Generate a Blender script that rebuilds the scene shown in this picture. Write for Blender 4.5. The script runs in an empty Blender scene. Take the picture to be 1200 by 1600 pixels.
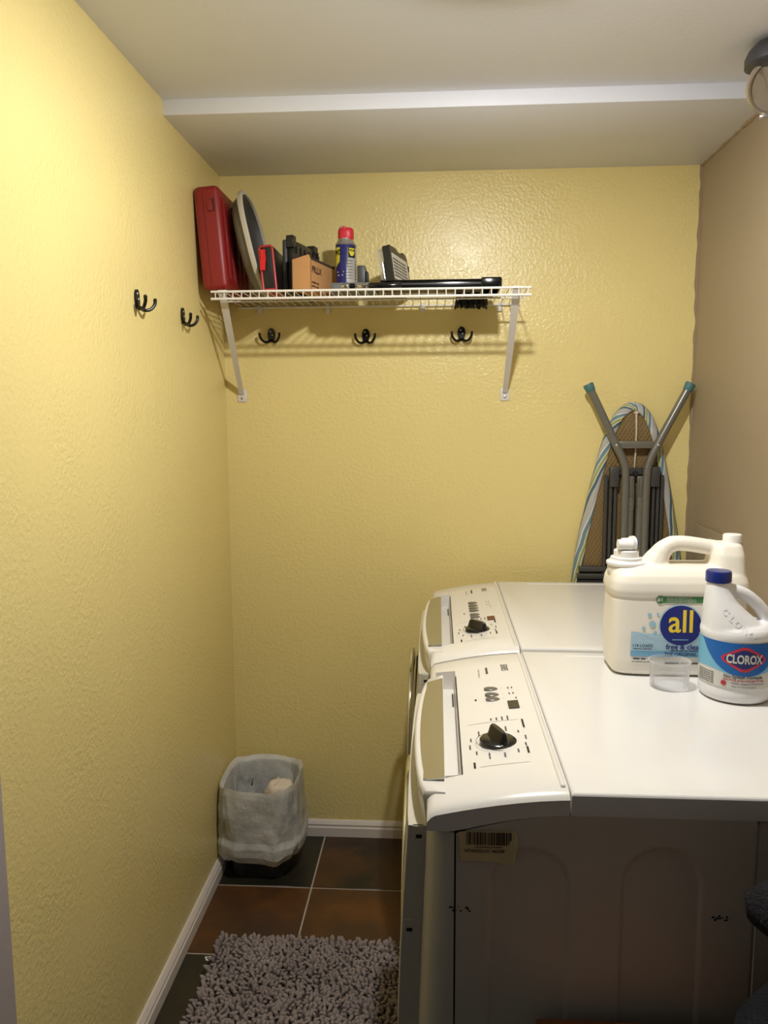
import bpy, bmesh, math, random
from mathutils import Matrix, Vector, noise
from mathutils.bvhtree import BVHTree

random.seed(7)
C = bpy.context.scene.collection
SC = bpy.context.scene
PI = math.pi

# ------------------------------------------------------------------ camera
def look(yaw, pitch, roll, pos, fpx):
    y, p, r = math.radians(yaw), math.radians(pitch), math.radians(roll)
    f = Vector((-math.sin(y)*math.cos(p), math.cos(y)*math.cos(p), -math.sin(p)))
    rt = Vector((math.cos(y), math.sin(y), 0)); up = rt.cross(f)
    r2 = rt*math.cos(r)+up*math.sin(r); u2 = -rt*math.sin(r)+up*math.cos(r)
    cd = bpy.data.cameras.new('camera'); co = bpy.data.objects.new('camera', cd); C.objects.link(co)
    cd.sensor_width = 36; cd.lens = fpx/1600*36; cd.clip_start = .02
    m = Matrix((r2, u2, -f)).transposed().to_4x4(); m.translation = pos
    co.matrix_world = m; SC.camera = co
look(3.7904, 7.1559, -.268, (.6585, -2.5, 1.3945), 1256.9)

# ------------------------------------------------------------------ world and exposure
w = bpy.data.worlds.new('world'); SC.world = w; w.use_nodes = True
w.node_tree.nodes['Background'].inputs[0].default_value = (1, 1, .95, 1)
w.node_tree.nodes['Background'].inputs[1].default_value = .045
SC.view_settings.view_transform = 'Standard'; SC.view_settings.look = 'None'
SC.view_settings.gamma = 1; SC.view_settings.use_curve_mapping = False
SC.view_settings.exposure = 0.1
LAMP = (.775, -1.185, 2.079); LAMP_STRENGTH = 1370.0; LAMP_COLOR = (1, .985, .935)

# ------------------------------------------------------------------ helpers: materials
def srgb(r, g, b):
    f = lambda c: (c/255/12.92) if c/255 <= .04045 else ((c/255+.055)/1.055)**2.4
    return (f(r), f(g), f(b), 1)
class Nodes:
    def __init__(s, name):
        s.m = bpy.data.materials.new(name); s.m.use_nodes = True; s.t = s.m.node_tree
        s.p = s.t.nodes['Principled BSDF']; s.out = s.t.nodes['Material Output']
    def new(s, k, **kw):
        n = s.t.nodes.new(k)
        for a, b in kw.items():
            if a in n.inputs.keys(): n.inputs[a].default_value = b
            else: setattr(n, a, b)
        return n
    def link(s, a, b): s.t.links.new(a, b)
    def set(s, **kw):
        for a, b in kw.items(): s.p.inputs[a.replace('_', ' ')].default_value = b
    def coord(s, kind='Object'):
        if not hasattr(s, 'tc'): s.tc = s.new('ShaderNodeTexCoord')
        return s.tc.outputs[kind]
    def noise(s, scale, detail=3, rough=.5, vec=None):
        n = s.new('ShaderNodeTexNoise', Scale=scale, Detail=detail, Roughness=rough); s.link(vec or s.coord(), n.inputs['Vector']); return n
    def ramp(s, src, stops, interp='LINEAR'):
        r = s.new('ShaderNodeValToRGB'); e = r.color_ramp.elements; r.color_ramp.interpolation = interp
        while len(e) < len(stops): e.new(.5)
        for i, (p, c) in enumerate(stops): e[i].position = p; e[i].color = c
        s.link(src, r.inputs[0]); return r
    def bump(s, src, strength, dist, normal=None):
        b = s.new('ShaderNodeBump', Strength=strength, Distance=dist); s.link(src, b.inputs['Height'])
        if normal: s.link(normal, b.inputs['Normal'])
        s.link(b.outputs[0], s.p.inputs['Normal']); return b
MAT = {}
def plain(name, col, rough=.5, metal=0, spec=.5, bump=None, coat=0, var=0, emit=None, sub=0):
    n = Nodes(name); n.set(Base_Color=col, Roughness=rough, Metallic=metal)
    n.p.inputs['Specular IOR Level'].default_value = spec
    n.p.inputs['Coat Weight'].default_value = coat
    if sub:
        n.p.inputs['Subsurface Weight'].default_value = sub; n.p.inputs['Subsurface Radius'].default_value = (.01, .008, .006); n.p.inputs['Subsurface Scale'].default_value = .5
    if bump: n.bump(n.noise(bump[0], 4).outputs[0], bump[1], bump[2])
    if var:
        a = [c*(1-var) for c in col[:3]]+[1]; b = [min(1, c*(1+var)) for c in col[:3]]+[1]
        r = n.ramp(n.noise(9, 5).outputs[0], [(.35, a), (.65, b)]); n.link(r.outputs[0], n.p.inputs['Base Color'])
    MAT[name] = n.m; return n
def wall_paint(name, col, rough, strength, wear=.04):
    n = Nodes(name); n.set(Roughness=rough)
    n.p.inputs['Specular IOR Level'].default_value = .45
    c2 = [c*(1-wear) for c in col[:3]]+[1]
    r = n.ramp(n.noise(2.2, 4).outputs[0], [(.3, c2), (.7, col)]); n.link(r.outputs[0], n.p.inputs['Base Color'])
    # knock-down texture: soft blobs with finer stipple
    patch = n.noise(6, 2)
    pr = n.ramp(patch.outputs[0], [(.3, (.25, .25, .25, 1)), (.7, (1, 1, 1, 1))])
    blob = n.noise(95, 2, .55); br = n.ramp(blob.outputs[0], [(.42, (0, 0, 0, 1)), (.62, (1, 1, 1, 1))])
    fine = n.noise(230, 2, .5)
    mx = n.new('ShaderNodeMath', operation='MULTIPLY_ADD'); n.link(fine.outputs[0], mx.inputs[0]); mx.inputs[1].default_value = .45; n.link(br.outputs[0], mx.inputs[2])
    mu = n.new('ShaderNodeMath', operation='MULTIPLY'); n.link(mx.outputs[0], mu.inputs[0]); n.link(pr.outputs[0], mu.inputs[1])
    n.bump(mu.outputs[0], strength, .0016)
    MAT[name] = n.m; return n
wall_paint('yellow_paint', srgb(234, 215, 147), .3, .42)
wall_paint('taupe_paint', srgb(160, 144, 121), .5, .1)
wall_paint('ceiling_paint', srgb(230, 232, 242), .5, .1)
wall_paint('yellow_smooth', srgb(226, 202, 128), .5, .2)
plain('trim_white', srgb(222, 212, 204), .4, bump=(30, .05, .001))
plain('casing_grey', srgb(178, 170, 172), .45)
plain('grout', srgb(176, 166, 155), .8, bump=(200, .3, .001))
def tile_mat(name, stops, off):
    n = Nodes(name); n.set(Roughness=.38)
    mp = n.new('ShaderNodeMapping'); n.link(n.coord(), mp.inputs[0]); mp.inputs['Location'].default_value = off
    a = n.noise(5.5, 5, .55, mp.outputs[0]); r = n.ramp(a.outputs[0], stops); n.link(r.outputs[0], n.p.inputs['Base Color'])
    n.bump(n.noise(28, 5, .6, mp.outputs[0]).outputs[0], .25, .003); MAT[name] = n.m
tile_mat('tile_black', [(.35, srgb(34, 32, 27)), (.62, srgb(46, 40, 30)), (.75, srgb(80, 48, 26))], (3, 1, 0))
tile_mat('tile_mixed', [(.36, srgb(34, 31, 26)), (.5, srgb(66, 44, 28)), (.7, srgb(88, 54, 28))], (0, 5, 2))
tile_mat('tile_rust', [(.3, srgb(60, 42, 28)), (.5, srgb(78, 50, 28)), (.72, srgb(104, 64, 28))], (7, 2, 1))
plain('appliance_white', srgb(232, 228, 222), .22, spec=.5)
plain('appliance_top', srgb(232, 230, 228), .16, spec=.5, bump=(400, .02, .0003))
plain('appliance_side', srgb(205, 200, 186), .38, bump=(300, .03, .0005))
plain('seam_dark', srgb(60, 56, 50), .6)
plain('slot_black', srgb(16, 15, 14), .6)
plain('silver_paint', srgb(186, 184, 176), .12, metal=.85)
plain('chrome', srgb(210, 210, 208), .1, metal=1)
plain('knob_dark', srgb(52, 50, 48), .2, metal=.55)
plain('button_grey', srgb(120, 116, 108), .3, metal=.3)
plain('display_black', srgb(14, 14, 14), .15)
plain('display_red', srgb(100, 6, 18), .3)
plain('print_grey', srgb(92, 88, 86), .6)
plain('print_dark', srgb(36, 34, 34), .6)
plain('print_light', srgb(176, 170, 164), .6)
plain('door_glass', srgb(40, 42, 44), .08)
plain('wire_white', srgb(232, 228, 222), .35)
plain('bracket_white', srgb(220, 216, 212), .4)
plain('hook_black', srgb(18, 17, 16), .25, metal=.3)
plain('screw_steel', srgb(190, 188, 184), .3, metal=.9)
plain('red_plastic', srgb(136, 30, 30), .42, bump=(250, .08, .0006))
plain('red_dark', srgb(90, 20, 20), .5)
plain('red_bright', srgb(206, 24, 30), .4)
plain('red_rim', srgb(170, 44, 48), .45)
plain('basin_grey', srgb(116, 118, 106), .5)
plain('basin_rim', srgb(190, 182, 168), .5)
plain('basin_inner', srgb(62, 61, 60), .5)
plain('black_plastic', srgb(24, 24, 25), .4, bump=(300, .08, .0006))
plain('black_gloss', srgb(16, 16, 17), .14)
plain('dark_grey', srgb(62, 62, 62), .45)
plain('mid_grey', srgb(104, 106, 108), .5)
plain('cardboard', srgb(190, 142, 92), .8, bump=(120, .12, .001), var=.06)
plain('cardboard_inner', srgb(66, 50, 40), .85)
plain('ink_brown', srgb(52, 34, 24), .8)
plain('can_blue', srgb(34, 36, 104), .3)
plain('can_yellow', srgb(228, 214, 60), .35)
plain('can_silver', srgb(190, 190, 188), .3, metal=.8)
plain('label_white', srgb(216, 214, 208), .5)
plain('label_grey', srgb(172, 168, 160), .55, var=.1)
plain('cap_red', srgb(206, 40, 58), .4)
plain('leg_grey', srgb(122, 120, 112), .32, metal=.35)
plain('rail_grey', srgb(78, 78, 76), .38, metal=.4)
plain('teal_rubber', srgb(72, 118, 118), .5)
plain('cord_cream', srgb(206, 192, 168), .7)
plain('mesh_bronze', srgb(158, 136, 94), .5, metal=.3)
plain('pad_brown', srgb(142, 116, 74), .9)
plain('jug_white', srgb(244, 238, 226), .34, sub=.15)
plain('bleach_white', srgb(238, 238, 240), .34, sub=.1)
plain('cap_white', srgb(244, 242, 238), .4)
plain('cap_blue', srgb(28, 44, 120), .3)
plain('all_blue', srgb(22, 36, 124), .4)
plain('all_yellow', srgb(248, 216, 58), .4)
plain('label_green', srgb(58, 122, 62), .45)
plain('label_paleblue', srgb(176, 208, 226), .45)
plain('label_midblue', srgb(122, 178, 214), .45)
plain('bubble_blue', srgb(160, 200, 216), .4)
plain('clorox_blue', srgb(6, 98, 182), .35)
plain('clorox_navy', srgb(24, 40, 112), .35)
plain('clorox_red', srgb(206, 46, 68), .35)
plain('clorox_cyan', srgb(120, 186, 218), .4)
plain('ink_navy', srgb(34, 48, 96), .5)
plain('ink_red', srgb(188, 52, 60), .5)
plain('sticker_paper', srgb(206, 186, 140), .7, var=.22)
plain('wood_orange', srgb(132, 78, 38), .4, bump=(40, .1, .001), var=.15)
plain('fleece_black', srgb(30, 30, 34), .95, bump=(260, 1.0, .004), spec=.2)
plain('rug_grey', srgb(142, 131, 130), .95, spec=.2, var=.14)
plain('rug_backing', srgb(70, 64, 62), .95)
plain('bin_dark', srgb(40, 42, 44), .5)
plain('tissue', srgb(220, 206, 190), .9, bump=(60, .5, .004))
plain('paper_white', srgb(226, 222, 216), .8)
plain('fixture_dark', srgb(70, 70, 74), .45, metal=.4)
plain('fixture_glass', srgb(196, 182, 158), .2, metal=.35, bump=(40, .25, .003))
plain('fixture_metal', srgb(176, 168, 156), .28, metal=.8)
plain('porcelain', srgb(232, 228, 220), .25)
plain('caulk', srgb(150, 128, 104), .7)
def bulb_mat():
    n = Nodes('lamp_bulb_glow'); e = n.new('ShaderNodeEmission'); e.inputs[0].default_value = (*LAMP_COLOR, 1); e.inputs[1].default_value = LAMP_STRENGTH
    n.link(e.outputs[0], n.out.inputs[0]); MAT['bulb'] = n.m
bulb_mat()
def bag_mat():
    n = Nodes('bag_film'); n.set(Base_Color=srgb(244, 244, 242), Roughness=.24)
    tr = n.new('ShaderNodeBsdfTransparent'); tl = n.new('ShaderNodeBsdfTranslucent'); tl.inputs[0].default_value = srgb(215, 210, 198)
    nz = n.noise(22, 6, .62); n.bump(nz.outputs[0], .8, .009)
    m1 = n.new('ShaderNodeMixShader'); m1.inputs[0].default_value = .3; n.link(n.p.outputs[0], m1.inputs[1]); n.link(tl.outputs[0], m1.inputs[2])
    r = n.ramp(n.noise(9, 4, .6).outputs[0], [(.35, (.34, .34, .34, 1)), (.65, (.08, .08, .08, 1))])
    m2 = n.new('ShaderNodeMixShader'); n.link(r.outputs[0], m2.inputs[0]); n.link(m1.outputs[0], m2.inputs[1]); n.link(tr.outputs[0], m2.inputs[2])
    n.link(m2.outputs[0], n.out.inputs[0]); MAT['bag'] = n.m
bag_mat()
def clear_mat():
    n = Nodes('clear_plastic'); n.set(Base_Color=srgb(225, 225, 228), Roughness=.12)
    tr = n.new('ShaderNodeBsdfTransparent'); lw = n.new('ShaderNodeLayerWeight', Blend=.35)
    mr = n.new('ShaderNodeMapRange'); n.link(lw.outputs['Facing'], mr.inputs[0]); mr.inputs[3].default_value = .1; mr.inputs[4].default_value = .75
    m = n.new('ShaderNodeMixShader'); n.link(mr.outputs[0], m.inputs[0]); n.link(tr.outputs[0], m.inputs[1]); n.link(n.p.outputs[0], m.inputs[2])
    n.link(m.outputs[0], n.out.inputs[0]); MAT['clear'] = n.m
clear_mat()
def stripe_mat():
    n = Nodes('striped_cotton'); n.set(Roughness=.85)
    at = n.new('ShaderNodeAttribute', attribute_name='stripe')
    nz = n.noise(14, 2); ad = n.new('ShaderNodeMath', operation='MULTIPLY_ADD'); n.link(nz.outputs[0], ad.inputs[0]); ad.inputs[1].default_value = .012; n.link(at.outputs['Fac'], ad.inputs[2])
    mu = n.new('ShaderNodeMath', operation='MULTIPLY'); n.link(ad.outputs[0], mu.inputs[0]); mu.inputs[1].default_value = 19.0
    fr = n.new('ShaderNodeMath', operation='FRACT'); n.link(mu.outputs[0], fr.inputs[0])
    g, te, ol, wh, dt = srgb(178, 176, 172), srgb(108, 138, 148), srgb(160, 158, 92), srgb(222, 218, 206), srgb(70, 98, 112)
    r = n.ramp(fr.outputs[0], [(0, g), (.16, wh), (.22, te), (.42, wh), (.47, ol), (.62, wh), (.67, dt), (.82, g)], 'CONSTANT')
    n.link(r.outputs[0], n.p.inputs['Base Color']); n.bump(n.noise(60, 3).outputs[0], .3, .003); MAT['stripe'] = n.m
stripe_mat()

# ------------------------------------------------------------------ helpers: geometry, (verts, faces)
def rbox(x0, x1, y0, y1, z0, z1, bev=0, seg=2):
    bm = bmesh.new(); bmesh.ops.create_cube(bm, size=1)
    for v in bm.verts: v.co = Vector(((x0+x1)/2+v.co.x*(x1-x0), (y0+y1)/2+v.co.y*(y1-y0), (z0+z1)/2+v.co.z*(z1-z0)))
    if bev: bmesh.ops.bevel(bm, geom=bm.edges[:], offset=bev, segments=seg, profile=.5, affect='EDGES')
    return dump(bm)
def dump(bm):
    bm.verts.index_update(); r = ([v.co.copy() for v in bm.verts], [[v.index for v in f.verts] for f in bm.faces]); bm.free(); return r
def join(*gs):
    V, F = [], []
    for v, f in gs:
        o = len(V); V += [Vector(p) for p in v]; F += [[i+o for i in q] for q in f]
    return V, F
def xf(g, M): return [M @ Vector(v) for v in g[0]], g[1]
def loft(rings, cap=True, closed=True):
    n = len(rings[0]); V = [Vector(p) for r in rings for p in r]; F = []
    for i in range(len(rings)-1):
        for j in range(n if closed else n-1):
            a, b = i*n+j, i*n+(j+1) % n; F.append([a, b, b+n, a+n])
    if cap and closed: F.append(list(range(n))[::-1]); F.append([(len(rings)-1)*n+j for j in range(n)])
    return V, F
def lathe(prof, seg=32, o=(0, 0, 0), cap=True):
    return loft([[(o[0]+r*math.cos(2*PI*j/seg), o[1]+r*math.sin(2*PI*j/seg), o[2]+z) for j in range(seg)] for r, z in prof], cap)
def sell(cx, cy, z, rx, ry, n=4., seg=48):
    out = []
    for j in range(seg):
        t = 2*PI*j/seg; c, s = math.cos(t), math.sin(t)
        out.append((cx+rx*math.copysign(abs(c)**(2/n), c), cy+ry*math.copysign(abs(s)**(2/n), s), z))
    return out
def tube(path, r, seg=10, cap=True, flat=None):
    P = [Vector(p) for p in path]; rings = []; up = None
    for i, p in enumerate(P):
        t = (P[min(i+1, len(P)-1)]-P[max(i-1, 0)]).normalized()
        if up is None: up = t.orthogonal().normalized()
        up = (up-t*up.dot(t)).normalized(); sd = t.cross(up)
        rr = r[i] if isinstance(r, (list, tuple)) else r
        rings.append([p+(up*math.cos(2*PI*k/seg)+sd*math.sin(2*PI*k/seg))*rr for k in range(seg)])
    return loft(rings, cap)
def cyl(a, b, r, seg=16, r2=None): return tube([a, b], [r, r if r2 is None else r2], seg)
def bez(pts, n=8):
    P = [Vector(p) for p in pts]; out = []
    for i in range(len(P)-1):
        p0 = P[max(i-1, 0)]; p1 = P[i]; p2 = P[i+1]; p3 = P[min(i+2, len(P)-1)]
        for k in range(n):
            t = k/n; out.append(.5*((2*p1)+(p2-p0)*t+(2*p0-5*p1+4*p2-p3)*t*t+(3*p1-p0-3*p2+p3)*t**3))
    out.append(P[-1]); return out
def prism(poly, axis, a, b):
    """2D polygon extruded along an axis (0 x: poly=(y,z); 1 y: (x,z); 2 z: (x,y))"""
    def mk(p, c): return {0: (c, p[0], p[1]), 1: (p[0], c, p[1]), 2: (p[0], p[1], c)}[axis]
    n = len(poly); V = [Vector(mk(p, a)) for p in poly]+[Vector(mk(p, b)) for p in poly]
    F = [list(range(n))[::-1], [n+i for i in range(n)]]+[[i, (i+1) % n, n+(i+1) % n, n+i] for i in range(n)]
    return V, F
def sphere(c, r, sx=1, sy=1, sz=1, seg=16, ring=10):
    prof = [(max(r*math.sin(PI*i/ring), 1e-5), -r*math.cos(PI*i/ring)) for i in range(ring+1)]
    g = lathe(prof, seg); return [Vector((c[0]+v.x*sx, c[1]+v.y*sy, c[2]+v.z*sz)) for v in g[0]], g[1]
def R(axis, deg, piv): return Matrix.Translation(piv) @ Matrix.Rotation(math.radians(deg), 4, axis) @ Matrix.Translation(-Vector(piv))

# ------------------------------------------------------------------ helpers: objects
BASE = {}
def mkmesh(name, g, mat, smooth=True, angle=40):
    me = bpy.data.meshes.new(name); me.from_pydata([tuple(v) for v in g[0]], [], g[1]); me.validate(); 
    bm = bmesh.new(); bm.from_mesh(me); bmesh.ops.recalc_face_normals(bm, faces=bm.faces[:]); bm.to_mesh(me); bm.free()
    me.materials.append(MAT[mat])
    if smooth:
        me.polygons.foreach_set('use_smooth', [True]*len(me.polygons)); me.set_sharp_from_angle(angle=math.radians(angle))
    me.update(); return me
def tag(o, label=None, cat=None, group=None, kind=None):
    if label: o['label'] = label
    if cat: o['category'] = cat
    if group: o['group'] = group
    if kind: o['kind'] = kind
    return o
def thing(name, label, cat, loc, group=None):
    o = bpy.data.objects.new(name, None); C.objects.link(o); o.location = loc; o.empty_display_size = .05
    BASE[o.name] = Vector(loc); return tag(o, label, cat, group)
def part(name, g, mat, parent, smooth=True, angle=40, label=None, kind=None):
    b = BASE[parent.name]; me = mkmesh(name, ([Vector(v)-b for v in g[0]], g[1]), mat, smooth, angle)
    o = bpy.data.objects.new(name, me); C.objects.link(o); o.parent = parent; BASE[o.name] = b
    if label: o['label'] = label
    if kind: o['kind'] = kind
    return o
def solid(name, g, mat, label=None, cat=None, group=None, kind=None, loc=(0, 0, 0), smooth=True, angle=40):
    me = mkmesh(name, ([Vector(v)-Vector(loc) for v in g[0]], g[1]), mat, smooth, angle)
    o = bpy.data.objects.new(name, me); C.objects.link(o); o.location = loc; BASE[o.name] = Vector(loc)
    return tag(o, label, cat, group, kind)
def copy_tree(root, loc, rz=None):
    r = root.copy(); C.objects.link(r); r.location = loc; BASE[r.name] = Vector(loc)
    if rz is not None: r.rotation_euler[2] = rz
    for ch in root.children:
        c = ch.copy(); C.objects.link(c); c.parent = r
        for g in ch.children:
            d = g.copy(); C.objects.link(d); d.parent = c
    return r
def text2d(s, size, bold=0., align='CENTER', sx=1.):
    """flat lettering as 2D triangles around the origin; a tuple of numbers is print too small to read, drawn as strokes of those lengths"""
    if isinstance(s, tuple):
        x = 0.; gs = []; h = size*.26
        for wd in s:
            L = wd*size*.5; gs.append((x, x+L)); x += L+size*.35
        o = {'CENTER': (x-size*.35)/2, 'LEFT': 0}[align]
        return join(*[([Vector(((a-o)*sx, -h, 0)), Vector(((b-o)*sx, -h, 0)), Vector(((b-o)*sx, h*.6, 0)), Vector(((a-o)*sx, h*.6, 0))], [[0, 1, 2, 3]]) for a, b in gs])
    cu = bpy.data.curves.new('lettering', 'FONT'); cu.body = s; cu.size = size; cu.align_x = align; cu.align_y = 'CENTER'; cu.offset = bold; cu.resolution_u = 3
    o = bpy.data.objects.new('lettering', cu); C.objects.link(o); dg = bpy.context.evaluated_depsgraph_get()
    me = bpy.data.meshes.new_from_object(o.evaluated_get(dg)); g = ([Vector((v.co.x*sx, v.co.y, 0)) for v in me.vertices], [list(p.vertices) for p in me.polygons])
    bpy.data.objects.remove(o); bpy.data.curves.remove(cu); bpy.data.meshes.remove(me); return g
def poly2d(pts, cuts=0):
    bm = bmesh.new(); f = bm.faces.new([bm.verts.new((x, y, 0)) for x, y in pts]); bmesh.ops.triangulate(bm, faces=[f])
    if cuts:
        bmesh.ops.subdivide_edges(bm, edges=bm.edges[:], cuts=cuts, use_grid_fill=True)
    return dump(bm)
def ell2d(cx, cy, rx, ry, n=32): return [(cx+rx*math.cos(2*PI*i/n), cy+ry*math.sin(2*PI*i/n)) for i in range(n)]
def rect2d(x0, x1, y0, y1): return [(x0, y0), (x1, y0), (x1, y1), (x0, y1)]
def mapg(g, fn): return [Vector(fn(v.x, v.y)) for v in g[0]], g[1]
def shifted(g, dx, dy): return [v+Vector((dx, dy, 0)) for v in g[0]], g[1]
def fuse(g, voxel, iters, fac=.5):
    """union of overlapping closed shells, smoothed"""
    me = bpy.data.meshes.new('fuse'); me.from_pydata([tuple(v) for v in g[0]], [], g[1]); o = bpy.data.objects.new('fuse', me); C.objects.link(o)
    bm = bmesh.new(); bm.from_mesh(me); bmesh.ops.recalc_face_normals(bm, faces=bm.faces[:]); bm.to_mesh(me); bm.free()
    m = o.modifiers.new('r', 'REMESH'); m.mode = 'VOXEL'; m.voxel_size = voxel
    s = o.modifiers.new('s', 'SMOOTH'); s.factor = fac; s.iterations = iters
    dg = bpy.context.evaluated_depsgraph_get(); e = bpy.data.meshes.new_from_object(o.evaluated_get(dg))
    out = ([v.co.copy() for v in e.vertices], [list(p.vertices) for p in e.polygons])
    bpy.data.objects.remove(o); bpy.data.meshes.remove(me); bpy.data.meshes.remove(e); return out

# ================================================================== THE ROOM
W, ZS, ZC, YS, YB = 1.425, 2.0997, 2.1355, -.507, -3.3
fl = solid('floor', rbox(-.1, W+.1, YB-.1, .1, -.06, -.0015), 'grout', kind='structure', smooth=False)
TS, G = .305, .0024
rows = range(0, 11); xs = [-.012, .293, .598, .903, 1.208, 1.513]
pick = {(0, 0): 'tile_black', (1, 0): 'tile_mixed', (0, 1): 'tile_rust', (1, 1): 'tile_rust', (0, 2): 'tile_black', (2, 0): 'tile_mixed'}
tb = {}
for j in rows:
    for i in range(5):
        mt = pick.get((i, j)) or random.choice(['tile_black', 'tile_mixed', 'tile_rust'] if j < 4 else ['tile_black', 'tile_mixed'])
        x0, x1 = max(xs[i]+G, .0), min(xs[i+1]-G, W); y1, y0 = -.302+TS-j*TS-G, -.302-j*TS+G; y1 = min(y1, 0)
        o = part('floor_tile', rbox(x0, x1, y0, y1, -.012, 0, .0012, 1), mt, fl)
solid('wall_back', rbox(-.1, W+.1, 0, .1, -.06, 2.3), 'yellow_paint', kind='structure', smooth=False)
solid('wall_left', rbox(-.1, 0, -1.485, 0, -.06, 2.3), 'yellow_paint', kind='structure', smooth=False)
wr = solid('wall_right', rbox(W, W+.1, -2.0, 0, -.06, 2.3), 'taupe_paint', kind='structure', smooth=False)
ce = solid('ceiling', rbox(-.1, W+.1, -2.0, .1, ZC, 2.3), 'ceiling_paint', kind='structure', smooth=False)
part('soffit', rbox(-.02, W+.02, YS, .02, ZS, ZC+.02, .004, 2), 'ceiling_paint', ce)
# uneven caulk bead where the two wall colours and the ceiling meet
def bead(p0, p1, r, n=60):
    p0, p1 = Vector(p0), Vector(p1); pts, rr = [], []
    for i in range(n+1):
        t = i/n; p = p0.lerp(p1, t); k = noise.noise(Vector((t*23, 1.7, 0)))
        pts.append(p+Vector((noise.noise(Vector((t*31, 0, 3)))*.003, 0, 0))); rr.append(r*(1+.7*k))
    return tube(pts, rr, 8)
part('caulk_bead', bead((W, 0, 1.0), (W, 0, ZS), .006, 90), 'caulk', wr)
part('caulk_bead', bead((W, -.002, ZS), (W, YS, ZS), .006, 40), 'caulk', wr)
part('paint_patch', rbox(W-.007, W, -.45, -.098, .90, 1.062, .0025, 2), 'taupe_paint', wr)
tp = [(-.22, .93), (-.30, .935), (-.31, .985), (-.29, 1.015), (-.275, .99), (-.262, 1.01), (-.25, .985), (-.235, 1.04), (-.225, 1.0)]
part('torn_patch', prism(tp, 0, W-.0085, W-.002), 'label_white', wr, label='torn white patch of bare plaster')
# baseboards with stepped profile
prof = [(0, 0), (.014, 0), (.014, .030), (.011, .034), (.011, .038), (.012, .041), (.007, .049), (.004, .053), (0, .054)]
def sweep(prof, a, b, nrm):
    a, b, nrm = Vector(a), Vector(b), Vector(nrm); return loft([[p+nrm*q[0]+Vector((0, 0, q[1])) for q in prof] for p in (a, b)])
solid('baseboard_left', sweep(prof, (0, 0, 0), (0, -1.405, 0), (1, 0, 0)), 'trim_white', kind='structure', smooth=False)
solid('baseboard_back', sweep(prof, (.0, 0, 0), (W, 0, 0), (0, -1, 0)), 'trim_white', kind='structure', smooth=False)
solid('baseboard_right', sweep(prof, (W, 0, 0), (W, -2.0, 0), (-1, 0, 0)), 'trim_white', kind='structure', smooth=False)
# door casing on the near left wall
solid('trim_1', join(rbox(0, .016, -1.485, -1.405, 0, 2.06, .004, 2), rbox(-.1, .016, -1.500, -1.4855, 0, 2.06, .004, 2)), 'casing_grey', kind='structure')

# ceiling lamp
lx, ly, lz = LAMP
t = thing('ceiling_lamp', 'round white ceiling lamp pan with a glowing bulb under it', 'lamp', (lx, ly, ZC))
part('lamp_holder', lathe([(.068, ZC), (.069, ZC-.006), (.066, lz-.008), (.062, lz-.0112), (.058, lz-.008), (.052, lz), (.03, lz+.001)], 40, (lx, ly, 0)), 'porcelain', t)
part('bulb', lathe([(.030, 0), (.0297, -.006), (.0285, -.013), (.025, -.021), (.018, -.027), (.009, -.0305), (.0005, -.0315)], 28, (lx, ly, lz), cap=False), 'bulb', t)

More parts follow.
